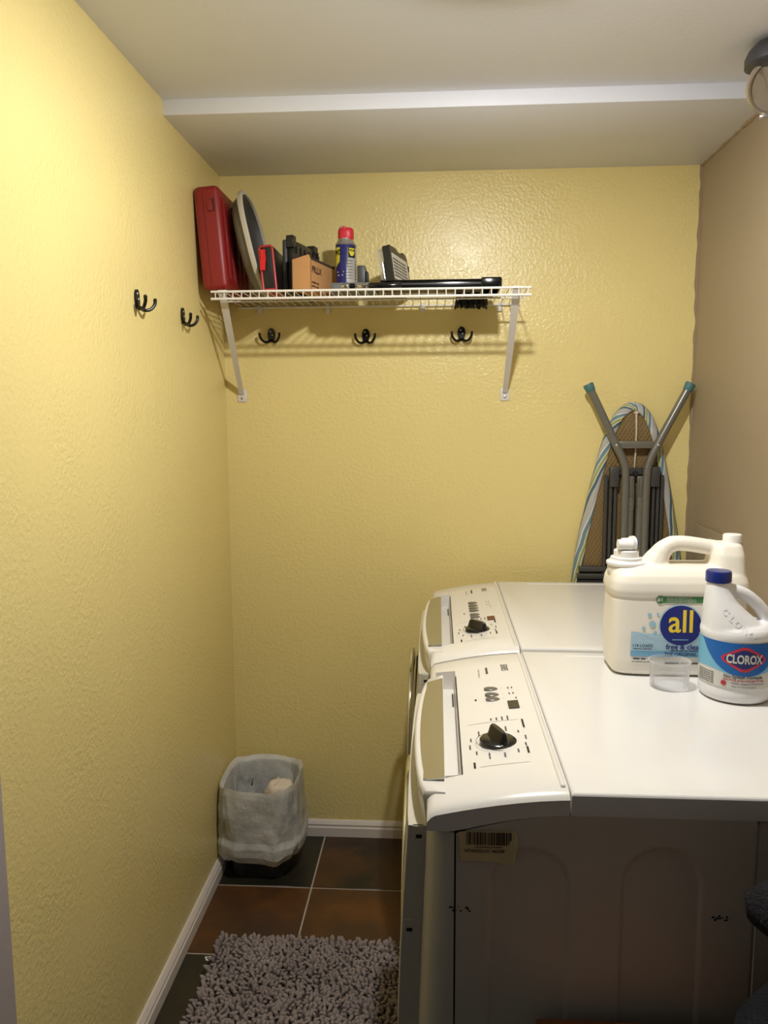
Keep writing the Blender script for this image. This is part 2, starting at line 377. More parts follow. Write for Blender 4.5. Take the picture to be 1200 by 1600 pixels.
# ================================================================== WASHER AND DRYER
XF, XS, XB = .646, .841, 1.37      # console front, seam, back
def ztop(x):                        # side profile of the machine top
    if x >= XS: return .88
    u = (XS-x)/(XS-XF); return .88-.030*u**1.6
def topmap(off): return lambda a, b: (a, b, ztop(a)+off)
def lettering(s, x, y, size, parent, mat='print_dark', bold=0, sx=1.0):
    g = text2d(s, size, bold, 'CENTER', sx)          # reads from far to near, tops towards the back of the machine
    part('lettering', ([Vector((x+v.y, y-v.x, ztop(x+v.y)+.0006)) for v in g[0]], g[1]), mat, parent, smooth=False)
def machine(name, label, cat, y0, y1, washer):
    t = thing(name, label, cat, (1.0, (y0+y1)/2, 0)); yc = (y0+y1)/2
    # cabinet (back and inner volume), rounded front frame
    part('cabinet', rbox(.70, XB, y0+.004, y1-.004, .02, .842, .003, 1), 'appliance_side', t)
    for yy in (y0+.06, y1-.06):
        for xx in (.74, 1.3): part('foot', cyl((xx, yy, 0), (xx, yy, .022), .02, 14), 'slot_black', t)
    rings = []
    for z in (.03, .2, .4, .53, .65, .75, .8185):
        xf_ = .646-.035*max(0, (.81-z))/.5*.55 if z > .3 else .612; r = .045
        pts = [(.7, y0)]
        for k in range(9):
            a = PI/2*k/8; pts.append((xf_+r-r*math.sin(a), y0+r-r*math.cos(a)) if True else None)
        for k in range(9):
            a = PI/2*(1-k/8); pts.append((xf_+r-r*math.sin(a), y1-r+r*math.cos(a)))
        pts.append((.7, y1)); rings.append([(max(p[0], .0) if p[0] < .684 else .684, p[1], z) for p in pts])
    part('front_frame', loft(rings), 'appliance_side', t, angle=50)
    # stamped side panel (towards the viewer) with two arched recesses; plain one on the far side
    def archd(x, z, cx, hw, zt):
        zc = zt-hw; dx = abs(x-cx)
        d = (math.hypot(dx, z-zc)-hw) if z > zc else dx-hw
        return d
    nx, nz = 150, 170; V, F = [], []; X0, X1, Z0, Z1 = .6865, 1.088, .03, .848
    for i in range(nx+1):
        for j in range(nz+1):
            x = X0+(X1-X0)*i/nx; zt_ = min(Z1, .8185+.0295*(1-((XS-min(x, XS))/(XS-X0))**1.7)); z = Z0+(zt_-Z0)*j/nz
            d = min(archd(x, z, .787, .054, .798), archd(x, z, .966, .053, .803)); s = max(0, min(1, (d+.004)/.006)); s = s*s*(3-2*s)
            V.append(Vector((x, y0+.0045*(1-s), z)))
    for i in range(nx):
        for j in range(nz): a = i*(nz+1)+j; F.append([a, a+1, a+nz+2, a+nz+1])
    o = part('side_panel', (V, F), 'appliance_side', t, angle=60)
    part('side_panel', rbox(.6865, 1.088, y1-.004, y1, .03, .8185, .001, 1), 'appliance_side', t)
    part('rear_strip', rbox(1.092, XB, y0+.003, y1-.003, .03, .846, .002, 1), 'appliance_side', t)
    # console: curved top shell with a pull pocket, and a curved skirt
    PX0, PX1, PY0, PY1 = .6575, .697, y1-.085 if not washer else y1-.095, y0+.088
    py1, py0 = PY0, PY1
    ys = [y0, y0+.003, y0+.008, y0+.02, py0]+[py0+(py1-py0)*k/8 for k in range(1, 8)]+[py1, y1-.02, y1-.008, y1-.003, y1]
    xs_ = [XF, XF+.002, XF+.006, PX0, (PX0+PX1)/2, PX1, .72, .745, .77, .80, .83, XS-.0008]
    idx, V, F = {}, [], []
    def edge_drop(y): e = min(y-y0, y1-y); return 0 if e >= .02 else .010*(1-e/.02)**2.2
    def fr_drop(x): e = x-XF; return 0 if e >= .012 else .008*(1-e/.012)**2
    def addv(p): V.append(Vector(p)); return len(V)-1
    for i, x in enumerate(xs_):
        for j, y in enumerate(ys): idx[i, j] = addv((x, y, ztop(x)-edge_drop(y)-fr_drop(x)))
    for i in range(len(xs_)-1):
        for j in range(len(ys)-1):
            xm, ym = (xs_[i]+xs_[i+1])/2, (ys[j]+ys[j+1])/2
            if PX0 < xm < PX1 and py0 < ym < py1: continue
            F.append([idx[i, j], idx[i+1, j], idx[i+1, j+1], idx[i, j+1]])
    def skz(x): u = max(0, min(1, (XS-x)/(XS-.684))); return .848-.0275*u**1.7 if x > .684 else .8205
    for jj, yy in ((0, y0), (len(ys)-1, y1)):       # skirts
        low = [addv((x, yy, skz(x))) for x in xs_]
        for i in range(len(xs_)-1): F.append([idx[i, jj], low[i], low[i+1], idx[i+1, jj]])
        if jj == 0: l0 = low
        else: l1 = low
    lo = [l0[0]]+[addv((XF, y, .8205)) for y in ys[1:-1]]+[l1[0]]
    for j in range(len(ys)-1): F.append([idx[0, j], idx[0, j+1], lo[j+1], lo[j]])
    bk = [l0[-1]]+[addv((XS-.0008, y, .848)) for y in ys[1:-1]]+[l1[-1]]
    for j in range(len(ys)-1): F.append([idx[len(xs_)-1, j], bk[j], bk[j+1], idx[len(xs_)-1, j+1]])
    cons = part('console', (V, F), 'appliance_white', t, angle=35)
    # pocket tray below the opening
    zp = .822
    q = []
    for z, ins in ((ztop(PX1)+.0, 0), (zp, .001)):
        q.append([(PX0+ins, py0+ins, z-(.004 if z > .85 else 0)), (PX1-ins, py0+ins, z), (PX1-ins, py1-ins, z), (PX0+ins, py1-ins, z-(.004 if z > .85 else 0))])
    g = loft(q, cap=False); g[1].append([4, 5, 6, 7]); part('pull_pocket', g, 'appliance_white', cons, smooth=False)
    part('pocket_slot', rbox(PX1-.007, PX1-.004, py1-.10, py1-.03, zp-.001, zp+.0012), 'seam_dark', cons, smooth=False)
    part('pocket_edge', rbox(PX1-.0005, PX1+.0016, py0, py1-.035, ztop(PX1)-.01, ztop(PX1)+.0004), 'seam_dark', cons, smooth=False)
    # bowed pull handle in front of the pocket, with a silver inlay
    hy0, hy1 = y0+.05, y1-.115; n = 16; out, inn = [], []
    for k in range(n+1):
        u = k/n; y = hy0+(hy1-hy0)*u; b = 1-(2*u-1)**2; out.append((.641-.019*b**.7-.001, y))
    rings = []
    for z, e in ((.795, .006), (.83, .002), (.845, 0), (.853, .0025), (.8545, .006)):
        rings.append([(x+e, y, z) for x, y in out]+[(.672, hy1+.012, z+.004), (.672, hy0-.012, z+.004)])
    hd = part('handle', loft(rings), 'appliance_white', t, angle=50)
    ip = [(x+.0105, y0_) for (x, y0_) in out if hy0+.016 < y0_ < hy1-.006]; ya, yb = ip[0][1], ip[-1][1]
    ip = [(min(a, .640), b) for a, b in ip]
    part('silver_inlay', loft([[(x, y, .8535+(x-.63)*.12) for x, y in ip]+[(.671, yb+.008, .8615), (.671, ya-.008, .8615)], [(x, y, .8562+(x-.63)*.12) for x, y in ip]+[(.671, yb+.008, .864), (.671, ya-.008, .864)]]), 'silver_paint', hd, angle=30)
    # lid with shallow inset panel
    bm = bmesh.new(); bmesh.ops.create_cube(bm, size=1)
    for v in bm.verts: v.co = Vector(((XS+.0012+XB)/2+v.co.x*(XB-XS-.0012), yc+v.co.y*(y1-y0), .864+v.co.z*.032))
    bmesh.ops.bevel(bm, geom=[e for e in bm.edges if e.verts[0].co.z > .87 and e.verts[1].co.z > .87], offset=.006, segments=4, profile=.5, affect='EDGES')
    bm.faces.ensure_lookup_table(); top = max((f for f in bm.faces if f.normal.z > .99), key=lambda f: f.calc_area())
    r1 = bmesh.ops.inset_region(bm, faces=[top], thickness=.028); bm.faces.ensure_lookup_table()
    r2 = bmesh.ops.inset_region(bm, faces=[top], thickness=.003, depth=-.0016)
    for v in top.verts:
        if v.co.x < 1: v.co.x += .03
    for f in r2['faces']:
        for v in f.verts:
            if v.co.x < .9 and v not in top.verts: v.co.x += .03
    part('lid', dump(bm), 'appliance_top', t, angle=20)
    # raised bead along the seam
    part('bead_rib', tube([(.8335, y0+.022, .8793), (.8335, y1-.02, .8793)], .0042, 10), 'appliance_white', cons)
    part('bead_rib', sphere((.8335, y0+.022, .8793), .0042), 'appliance_white', cons)
    # fascia, door ring, door
    rings = []
    for z in (.06, .25, .48, .60, .70, .80):
        xf_ = .603 if z < .5 else .603+.016*((z-.48)/.32)**1.3
        rings.append([(xf_-.005*(1-(2*k/20-1)**2)**.6 if 0 < k < 20 else xf_, y0+.052+(y1-y0-.104)*k/20, z) for k in range(21)]+[(.66, y1-.052, z), (.66, y0+.052, z)])
    fp = part('front_panel', loft(rings), 'appliance_side', t, angle=50)
    for zz, xx in ((.784, .634), (.638, .620)):
        part('hinge_slot', rbox(xx-.004, xx+.0045, y0+.0505, y0+.056, zz-.003, zz+.0025), 'slot_black', fp, smooth=False)
        part('hinge_cover', rbox(xx-.009, xx+.007, y0+.0512, y0+.056, zz-.009, zz+.016, .001, 1), 'appliance_side', fp, smooth=False)
    zc_, rr = .555, .205; xr = .594 if washer else .610
    ring = [(xr, yc+rr*math.cos(a), zc_+rr*math.sin(a)) for a in [2*PI*k/64 for k in range(65)]]
    dr = part('door', lathe([(1e-4, -.006), (.12, -.008), (.165, -.006), (.19, .0), (.20, .02)], 48), 'door_glass', t)
    dr.data.transform(Matrix.Translation(Vector((xr+.012, yc, zc_))-BASE[t.name]) @ Matrix.Rotation(PI/2, 4, 'Y') @ Matrix.Translation(BASE[t.name]))
    part('door_ring', tube(ring, .006, 12, cap=False), 'chrome', dr)
    # knob and buttons
    kx, ky = .757, (-1.268 if not washer else -.607); zk = ztop(kx)
    kb = part('knob', lathe([(.0295, zk-.002), (.0295, zk+.0035), (.027, zk+.0055), (.012, zk+.006)], 36, (kx, ky, 0)), 'knob_dark', t)
    ang = -8 if not washer else 15
    grip = loft([sell(0, 0, z, rx, ry, 2.6, 28) for z, rx, ry in ((.004, .0285, .0125), (.010, .0275, .0095), (.019, .025, .0065), (.0225, .021, .004))])
    part('knob_grip', xf(grip, Matrix.Translation((kx, ky, zk)) @ Matrix.Rotation(math.radians(ang-60), 4, 'Z')), 'knob_dark', kb)
    ring = poly_ring = [(kx+.035*math.cos(2*PI*k/48), ky+.035*math.sin(2*PI*k/48), zk+.0006) for k in range(49)]
    part('dial_ring', tube(ring, .00045, 4, cap=False), 'print_grey', kb)
    if washer: bpos = [-.341, -.371, -.399, -.426, -.466, -.492]; bx = .757
    else: bpos = [-1.028, -1.059, -1.082]; bx = .761
    for b in bpos:
        part('push_button', loft([sell(bx, b, ztop(bx)+z, rx, ry, 2, 24) for z, rx, ry in ((-.001, .013, .0085), (.002, .013, .0085), (.0032, .011, .007))]), 'button_grey', t)
    dx_, dy_ = (.795, -1.116) if not washer else (.795, -.516)
    part('display', mapg(poly2d(rect2d(dx_-.0095, dx_+.0095, dy_-.019, dy_+.019), 2), topmap(.0012)), 'display_black' if not washer else 'display_red', t, smooth=False)
    if washer: lettering((2,), dx_, dy_, .012, t, 'cap_red')
    # printed legends
    lettering('SERIES', .795, y1-.105, .019, t, 'print_grey', .0001, .78)
    lettering((7,), .760, y1-.115, .011, t, 'print_grey')
    lettering((5, 8,), .744, y1-.125, .007, t, 'print_light')
    labs = [(5,), (3,), (6,), (5,), (3, 2,), (4,), (5,), (4,), (4, 2,), (5,), (4,), (4,)]
    for k, s in enumerate(labs):
        a = 2*PI*(k+.3)/len(labs); lettering(s, kx+.045*math.cos(a), ky+.052*math.sin(a), .0062, t, 'print_grey', .00015)
    lettering((9,), .803, ky+.065, .008, t); lettering((6,), .800, ky-.040, .008, t); lettering((5,), .717, ky-.075, .008, t)
    for k, s in enumerate([(3,), (4,), (5,), (6,)]): lettering(s, .752+.0093*k, ky+.094, .006, t, 'print_grey')
    lettering((2,), .731, bpos[len(bpos)//2]-.015, .008, t)
    for b in bpos: lettering('-', .781, b, .01, t)
    for a, b in ((.793, 0), (.80, 0), (.793, -.03), (.80, -.03), (.803, -.055)): lettering((3,), a, bpos[0]+b, .0055, t, 'print_grey')
    for dy in (.083, -.083): part('print_line', mapg(poly2d(rect2d(.712 if dy > 0 else .724, .797, ky+dy-.0005, ky+dy+.0005), 3), topmap(.0006)), 'print_light', t, smooth=False)
    return t
near = machine('dryer', 'white dryer nearest the camera, with barcode sticker on its side panel', 'dryer', -1.454, -.803, False)
far = machine('washer', 'white washer at the back wall, with small red display', 'washer', -.779, -.086, True)
# barcode sticker on the dryer's side
y = -1.4555
st = part('barcode_sticker', ([Vector((x, y-.0004-c, z)) for x, z, c in [(.690, .822, 0), (.766, .825, 0), (.770, .818, .001), (.769, .800, .006), (.766, .783, .007), (.763, .778, .004), (.748, .777, .001), (.742, .779, 0), (.692, .780, 0)]], [list(range(9))]), 'sticker_paper', near, smooth=False, label='yellowed barcode sticker with curling corner')
g = []; x = .7005
random.seed(3)
while x < .760:
    wd = random.choice([.0007, .0009, .0014, .0019]); g.append(([Vector((x, y-.0009, .822)), Vector((x+wd, y-.0009, .822)), Vector((x+wd, y-.0009, .8035)), Vector((x, y-.0009, .8035))], [[0, 1, 2, 3]])); x += wd+random.choice([.0006, .0008, .0013])
part('barcode', join(*g), 'ink_brown', st, smooth=False)
def onside(s, x, z, size, sx=1, mat='ink_brown', bold=0):
    g = text2d(s, size, bold, 'CENTER', sx); part('lettering', ([Vector((x+v.x, y-.0009, z+v.y)) for v in g[0]], g[1]), mat, st, smooth=False)
onside('WTXD5321US 14652980', .7265, .7945, .0066, .82, bold=.0001); onside((4, 10, 3, 8,), .731, .8005, .0027)
# scuffs on the side panel
for cx, n, sp in ((.690, 14, .016), (1.05, 16, .016)):
    g = []
    for k in range(n):
        a = cx+random.uniform(-sp, sp); b = .707+random.uniform(-.003, .003); s = random.uniform(.0006, .0022)
        g.append(mapg(poly2d(ell2d(a, b, s, s*.8, 7)), lambda u, v: (u, -1.4546, v)))
    part('scuff_mark', join(*g), 'slot_black', near, smooth=False, kind='stuff')

# ================================================================== WIRE SHELF
ZT, ZB2, YFR = 1.716, 1.697, -.305
t = thing('wire_shelf', 'white wire shelf with two diagonal brackets on the yellow back wall', 'shelf', (.475, -.15, ZT))
part('front_rail', cyl((.047, YFR, ZT), (.905, YFR, ZT), .0033, 10), 'wire_white', t)
part('front_rail', cyl((.047, YFR, ZB2), (.905, YFR, ZB2), .0036, 10), 'wire_white', t)
part('back_rail', cyl((.047, -.008, ZT-.006), (.905, -.008, ZT-.006), .003, 10), 'wire_white', t)
part('middle_rail', cyl((.047, -.15, ZT-.0055), (.905, -.15, ZT-.0055), .0026, 10), 'wire_white', t)
x = .0595; me = None
while x < .897:
    if me is None:
        o = part('cross_wire', tube([(x, -.006, ZT-.001), (x, YFR+.004, ZT-.001), (x, YFR-.001, ZT-.003), (x, YFR-.0015, ZB2)], .0015, 6), 'wire_white', t); first = o; x_first = x
    else:
        o = first.copy(); C.objects.link(o); o.location = (x-x_first, 0, 0)
    me = o; x += .0239
for bx0, bx1 in ((.078, .052), (.867, .864)):
    a, b = Vector((bx0, YFR+.006, ZT-.002)), Vector((bx1, -.006, 1.452)); n = 8; rings = []
    for k in range(n+1):
        p = a.lerp(b, k/n); s = 1-.3*k/n; wx, th = .011*s, .005
        d = (b-a).normalized(); sd = Vector((1, 0, 0)); up = d.cross(sd).normalized()
        rings.append([p-sd*wx+up*th, p-sd*wx*.6-up*th, p+sd*wx*.6-up*th, p+sd*wx+up*th])
    br = part('bracket', loft(rings), 'bracket_white', t, angle=20)
    part('bracket_foot', rbox(bx1-.014, bx1+.014, -.004, 0, 1.424, 1.462, .0018, 2), 'bracket_white', br)
    part('bracket_lip', rbox(bx0-.012, bx0+.012, YFR-.002, YFR+.008, ZT+.001, ZT+.0045, .001, 1), 'bracket_white', br)
    part('screw', lathe([(.004, 0), (.004, .002), (.0015, .003)], 12), 'screw_steel', br).data.transform(Matrix.Translation(Vector((bx1, -.004, 1.436))-BASE[t.name]) @ Matrix.Rotation(PI/2, 4, 'X') @ Matrix.Translation(BASE[t.name]))
for cx in (.115, .325, .613, .845):
    part('wall_clip', join(rbox(cx-.007, cx+.007, -.010, 0, 1.690, 1.714, .003, 2), rbox(cx-.004, cx+.004, -.016, -.004, 1.706, 1.718, .002, 2)), 'bracket_white', t)

# ================================================================== COAT HOOKS
HB = (.148, 0, 1.625)
hk = thing('coat_hook', 'black double coat hook left of the three under the wire shelf', 'hook', HB, 'black double coat hooks')
hx, hz = HB[0], HB[2]
pl = [(hx+.0125*math.sin(a)*(.78+.22*math.cos(a*.5)), hz+.004+.020*math.cos(a)-(.0 if abs(a) < 1.6 else .002)) for a in [2*PI*k/28-PI for k in range(28)]]
plate = part('hook_plate', join(prism(pl, 1, -.0045, 0), prism([(hx-.006, hz-.018), (hx+.006, hz-.018), (hx+.0085, hz), (hx-.0085, hz)], 1, -.006, 0)), 'hook_black', hk)
for s in (-1, 1):
    part('prong', tube(bez([(hx+s*.002, -.004, hz-.013), (hx+s*.012, -.014, hz-.0195), (hx+s*.021, -.024, hz-.017), (hx+s*.0285, -.031, hz-.006), (hx+s*.030, -.032, hz+.004)], 6), [.0044]*6+[.0038]*19, 10), 'hook_black', hk)
    part('prong_tip', sphere((hx+s*.030, -.032, hz+.004), .0043), 'hook_black', hk)
for dx, dz in ((-.003, .014), (.003, .003)):
    part('screw', sphere((hx+dx, -.005, hz+dz), .003, 1, .6, 1, 10, 6), 'screw_steel', hk)
for (loc, rz, lb) in (((.44, 0, 1.62), 0, 'black double coat hook in the middle of the three under the wire shelf'),
                      ((.731, 0, 1.623), 0, 'black double coat hook right of the three under the wire shelf'),
                      ((0, -.735, 1.637), PI/2, 'black double coat hook on the left wall, nearer the camera'),
                      ((0, -.415, 1.637), PI/2, 'black double coat hook on the left wall, nearer the corner and shelf')):
    c = copy_tree(hk, loc, rz); c['label'] = lb

# ================================================================== ON THE SHELF
ZSH = ZT+.0028
# red tool case
t = thing('tool_case', 'red moulded plastic tool case standing at the left end of the shelf', 'case', (.055, -.15, ZSH))
M = R('Y', -4.5, (.055, -.15, ZSH)) @ R('X', 0, (.055, -.15, ZSH))
x0, x1, ya, yb, z0, z1 = .022, .094, -.295, -.02, ZSH+.003, ZSH+.278
shell = rbox(x0, x1, ya, yb, z0, z1, .016, 4)
b = part('case_body', xf(shell, M), 'red_plastic', t)
part('case_seam', xf(join(rbox(x0+.026, x0+.0275, ya-.0006, ya+.01, z0+.014, z1-.014), rbox(x0+.026, x0+.0275, ya+.02, yb-.02, z1-.01, z1+.0006)), M), 'red_dark', b, smooth=False)
part('latch_recess', xf(rbox(x0+.038, x0+.058, ya-.0008, ya+.006, z1-.070, z1-.036, .001, 1), M), 'red_dark', b)
part('latch', xf(rbox(x0+.036, x0+.050, ya-.0035, ya+.006, z1-.068, z1-.038, .002, 2), M), 'red_plastic', b)
part('side_rib', xf(join(*[rbox(x1-.002, x1+.004, ya+.03+.05*k, ya+.045+.05*k, z0+.03, z1-.03, .002, 1) for k in range(5)]), M), 'red_plastic', b)
# grey oval basin standing on its rim
t = thing('plastic_basin', 'grey oval plastic basin standing on edge beside the red case', 'basin', (.15, -.165, ZSH))
Tv = Vector((-.062, 0, .272)).normalized(); Nv = Vector((Tv.z, 0, -Tv.x)); cc = Vector((.1455, -.165, ZSH+.143))
def oval(a, b, n, off, seg=56): return [cc+Nv*off+Tv*p[0]+Vector((0, -p[1], 0)) for p in sell(0, 0, 0, a, b, n, seg)]
part('basin_wall', loft([oval(.140, .118, 2.7, 0), oval(.135, .113, 2.6, -.012), oval(.126, .104, 2.6, -.026), oval(.112, .092, 2.5, -.034)], cap=False), 'basin_grey', t)
part('basin_floor', loft([oval(.137, .115, 2.7, .001), oval(.132, .110, 2.6, -.011), oval(.123, .101, 2.6, -.023), oval(.106, .086, 2.5, -.031), oval(.001, .001, 2, -.031)], cap=False), 'basin_inner', t)
part('basin_rim', loft([oval(.137, .115, 2.7, -.004), oval(.146, .124, 2.7, -.006), oval(.1475, .1255, 2.7, .004), oval(.145, .123, 2.7, .0075), oval(.137, .115, 2.7, .007), oval(.137, .115, 2.7, -.004)], cap=False), 'basin_rim', t)
# black case with red edging
t = thing('edged_case', 'small black case with red edging and a hanging red tag', 'case', (.20, -.18, ZSH))
M = R('Y', -5, (.205, -.18, ZSH)); x0, x1, ya, yb, z0, z1 = .187, .226, -.292, -.07, ZSH+.002, ZSH+.118
b = part('case_body', xf(rbox(x0, x1, ya, yb, z0, z1, .004, 2), M), 'black_plastic', t)
lp = [(x0+.002, ya, z0), (x0+.002, ya, z1-.006), (x0+.006, ya, z1-.001), (x1-.006, ya, z1-.001), (x1-.002, ya, z1-.006), (x1-.002, ya, z0), (x0+.002, ya, z0)]
part('red_edging', xf(tube(lp, .0034, 8), M), 'red_rim', b)
part('red_base', xf(rbox(x0+.001, x1-.001, ya, yb, z0-.0015, z0+.004), M), 'red_rim', b, smooth=False)
part('hang_tag', xf(join(rbox(x0+.004, x0+.018, ya-.006, ya-.004, z1-.038, z1-.010), xf(rbox(x0+.003, x0+.017, ya-.006, ya-.0045, z1-.066, z1-.036), R('Y', 6, (x0+.01, ya, z1-.037)) @ R('X', -10, (x0, ya, z1-.037)))), M), 'red_bright', b, smooth=False)
# dark grey ribbed case
t = thing('ribbed_case', 'dark grey ribbed tool case standing behind the cardboard box', 'case', (.25, -.12, ZSH))
x0, x1, ya, yb, z0, z1 = .226, .260, -.225, -.025, ZSH+.001, ZSH+.155
M = R('Z', -13, (x1, ya, 0))
b = part('case_body', xf(rbox(x0, x0+.014, ya, yb, z0, z1-.006, .005, 3), M), 'dark_grey', t)
part('case_half', xf(rbox(x0+.0145, x1, ya+.004, yb-.004, z0, z1-.008, .004, 2), M), 'black_plastic', t)
for k in range(6): part('rib', xf(rbox(x1-.001, x1+.004, ya+.018+.031*k, ya+.034+.031*k, z0+.01, z1-.022, .0015, 1), M), 'black_plastic', t)
part('latch', xf(rbox(x0+.013, x1+.001, ya-.003, ya+.02, z1-.03, z1+.004, .002, 1), M), 'black_plastic', t)
part('latch', xf(rbox(x0+.013, x1+.003, yb-.05, yb-.02, z1-.02, z1+.003, .002, 1), M), 'black_plastic', t)
# cardboard box
t = thing('cardboard_box', 'small open cardboard box with dark printing on its side', 'box', (.292, -.2, ZSH))
x0, x1, ya, yb, z0, z1 = .263, .3185, -.292, -.10, ZSH+.001, ZSH+.080; th = .002
M = R('Z', -14, (x1, ya, 0))
b = part('box_body', xf(join(rbox(x0, x1, ya, ya+th, z0, z1), rbox(x0, x1, yb-th, yb, z0, z1), rbox(x0, x0+th, ya, yb, z0, z1), rbox(x1-th, x1, ya, yb, z0, z1), rbox(x0, x1, ya, yb, z0, z0+th)), M), 'cardboard', t, smooth=False)
part('box_flap', xf(prism([(x0, z1), (x1, z1), (x1-.006, z1+.014), (x0+.002, z1+.003)], 1, ya+.0002, ya+.0018), M), 'cardboard', t, smooth=False)
part('box_flap', xf(rbox(x0+.001, x0+.003, ya+.004, yb-.004, z1, z1+.022), M), 'cardboard_inner', t, smooth=False)
part('box_flap', xf(rbox(x0+.006, x1-.004, yb-.004, yb-.002, z1-.01, z1+.013), M), 'cardboard_inner', t, smooth=False)
part('dark_packing', xf(rbox(x0+.004, x1-.004, ya+.004, yb-.006, z0+.03, z1+.009), M), 'cardboard_inner', t, smooth=False)
def boxtext(s, yy, zz, size, bold=0):
    g = text2d(s, size, bold, 'LEFT'); part('lettering', xf(([Vector((x1+.0004, yy+v.x, zz+v.y)) for v in g[0]], g[1]), M), 'ink_brown', b, smooth=False)
boxtext('PRLLX', ya+.006, z1-.024, .024, .0008); boxtext((6, 3,), ya+.006, z0+.022, .010, .0002); boxtext((4, 2, 3,), ya+.006, z0+.012, .009, .0002)
# grey tray under the can
tr = solid('grey_tray', join(rbox(.366, .49, -.245, -.105, ZSH+.001, ZSH+.026, .003, 2), rbox(.372, .484, -.2465, -.244, ZSH+.006, ZSH+.020, .001, 1)), 'mid_grey', 'flat grey plastic tray lying under the blue spray can', 'tray', loc=(.43, -.17, ZSH))
ZTR = ZSH+.0265
# spray can
cx, cy = .4, -.172
t = thing('spray_can', 'blue and yellow spray can with a red cap', 'can', (cx, cy, ZTR))
r = .0292
b = part('can_body', lathe([(r-.002, ZTR), (r, ZTR+.002), (r, ZTR+.108), (r-.0015, ZTR+.111)], 48, (cx, cy, 0)), 'can_blue', t)
part('can_shoulder', lathe([(r-.001, ZTR+.110), (r+.0006, ZTR+.112), (r-.003, ZTR+.118), (.022, ZTR+.125), (.0215, ZTR+.129)], 48, (cx, cy, 0)), 'can_silver', t)
capg = loft([sell(cx+.001, cy, ZTR+z, a, a2, 2.6, 32) for z, a, a2 in ((.126, .0205, .020), (.131, .0222, .0215), (.145, .0224, .0216), (.154, .0215, .0205), (.1575, .018, .017))])
cap = part('spray_cap', capg, 'cap_red', t)
part('spray_trigger', rbox(cx-.012, cx+.003, cy-.021, cy+.0, ZTR+.152, ZTR+.161, .003, 2), 'cap_red', cap)
part('nozzle', rbox(cx-.015, cx-.006, cy-.0225, cy-.010, ZTR+.1555, ZTR+.1595, .001, 1), 'can_silver', cap)
def onc(cx, cy, r, zb): return lambda a, z: (cx+r*math.sin(a), cy-r*math.cos(a), zb+z)     # a: angle from the viewer's side
def curved(poly, cuts, cx, cy, r, zb): return mapg(poly2d(poly, cuts), onc(cx, cy, r, zb))
part('label_panel', curved(rect2d(.28, 1.5, .004, .102), 7, cx, cy, r+.0004, ZTR), 'label_grey', b)
lb2 = part('label_shield', curved([(-1.5, .046), (-1.0, .050), (-.55, .064), (-.50, .080), (-.50, .103), (-1.5, .103)], 4, cx, cy, r+.0004, ZTR), 'can_yellow', b)
part('label_badge', curved(rect2d(.32, 1.1, .074, .104), 4, cx, cy, r+.0008, ZTR), 'slot_black', b)
part('label_badge_shield', curved([(.42, .100), (1.0, .100), (1.0, .088), (.85, .080), (.70, .078), (.55, .080), (.42, .088)], 3, cx, cy, r+.0012, ZTR), 'can_yellow', b)
def cantext(s, a, z, size, mat, off, bold=0, sx=1, rr=r, x=cx, yy=cy, zb=ZTR, par=b):
    g = text2d(s, size, bold, 'CENTER', sx); part('lettering', ([Vector(onc(x, yy, rr+off, zb)(a+v.x/rr, z+v.y)) for v in g[0]], g[1]), mat, par, smooth=False)
cantext('WD-40', .71, .0935, .0085, 'slot_black', .0016, .0004, .62)
cantext('WD', -.72, .088, .02, 'slot_black', .0009, .0008, .7)
for k in range(7): cantext((5, 3, 7, 5,), .80, .066-.008*k, .0042, 'print_dark', .0009)
cantext((9,), -.45, .036, .006, 'label_white', .0009, 0, .8); cantext((7,), -.45, .027, .006, 'label_white', .0009, 0, .8)
# small black box
t = thing('black_block', 'small black plastic box beside the blue spray can', 'box', (.447, -.17, ZTR))
part('block_body', rbox(.433, .456, -.19, -.14, ZTR, ZTR+.054, .002, 2), 'dark_grey', t)
part('block_side', rbox(.4562, .463, -.186, -.144, ZTR, ZTR+.040, .004, 2), 'black_plastic', t)
# long black case lying flat
ZL = ZSH+.001
t = thing('long_case', 'long glossy black case lying flat along the shelf front', 'case', (.66, -.2, ZL))
b = part('case_body', rbox(.50, .828, -.262, -.148, ZL, ZL+.023, .004, 3), 'black_gloss', t)
part('case_lid', rbox(.502, .826, -.260, -.150, ZL+.0235, ZL+.0275, .002, 2), 'black_gloss', t)
part('case_end', rbox(.775, .831, -.2645, -.145, ZL, ZL+.0315, .005, 3), 'black_gloss', t)
part('edge_line', rbox(.50, .775, -.2632, -.2615, ZL+.0145, ZL+.0165), 'dark_grey', b, smooth=False)
# chrome ratchet in front of the tray
t = thing('socket_wrench', 'chrome and black socket wrench lying in front of the grey tray', 'wrench', (.45, -.272, ZL))
zz = ZL+.0105; yy = -.276
part('chrome_shaft', tube([(.399, yy, zz), (.404, yy, zz), (.418, yy, zz), (.420, yy, zz), (.452, yy, zz), (.454, yy, zz), (.475, yy, zz)], [.004, .0062, .0062, .0045, .0045, .0062, .0060], 16), 'chrome', t)
part('black_collar', tube([(.420, yy, zz), (.422, yy, zz), (.434, yy, zz), (.436, yy, zz)], [.005, .0074, .0074, .005], 16), 'black_gloss', t)
part('knurled_ring', tube([(.455, yy, zz), (.457, yy, zz), (.465, yy, zz), (.467, yy, zz)], [.006, .0078, .0078, .006], 12), 'chrome', t)
part('grip', tube([(.472, yy, zz), (.478, yy, zz), (.555, yy, zz), (.562, yy, zz)], [.006, .0088, .0088, .005], 16), 'black_gloss', t)
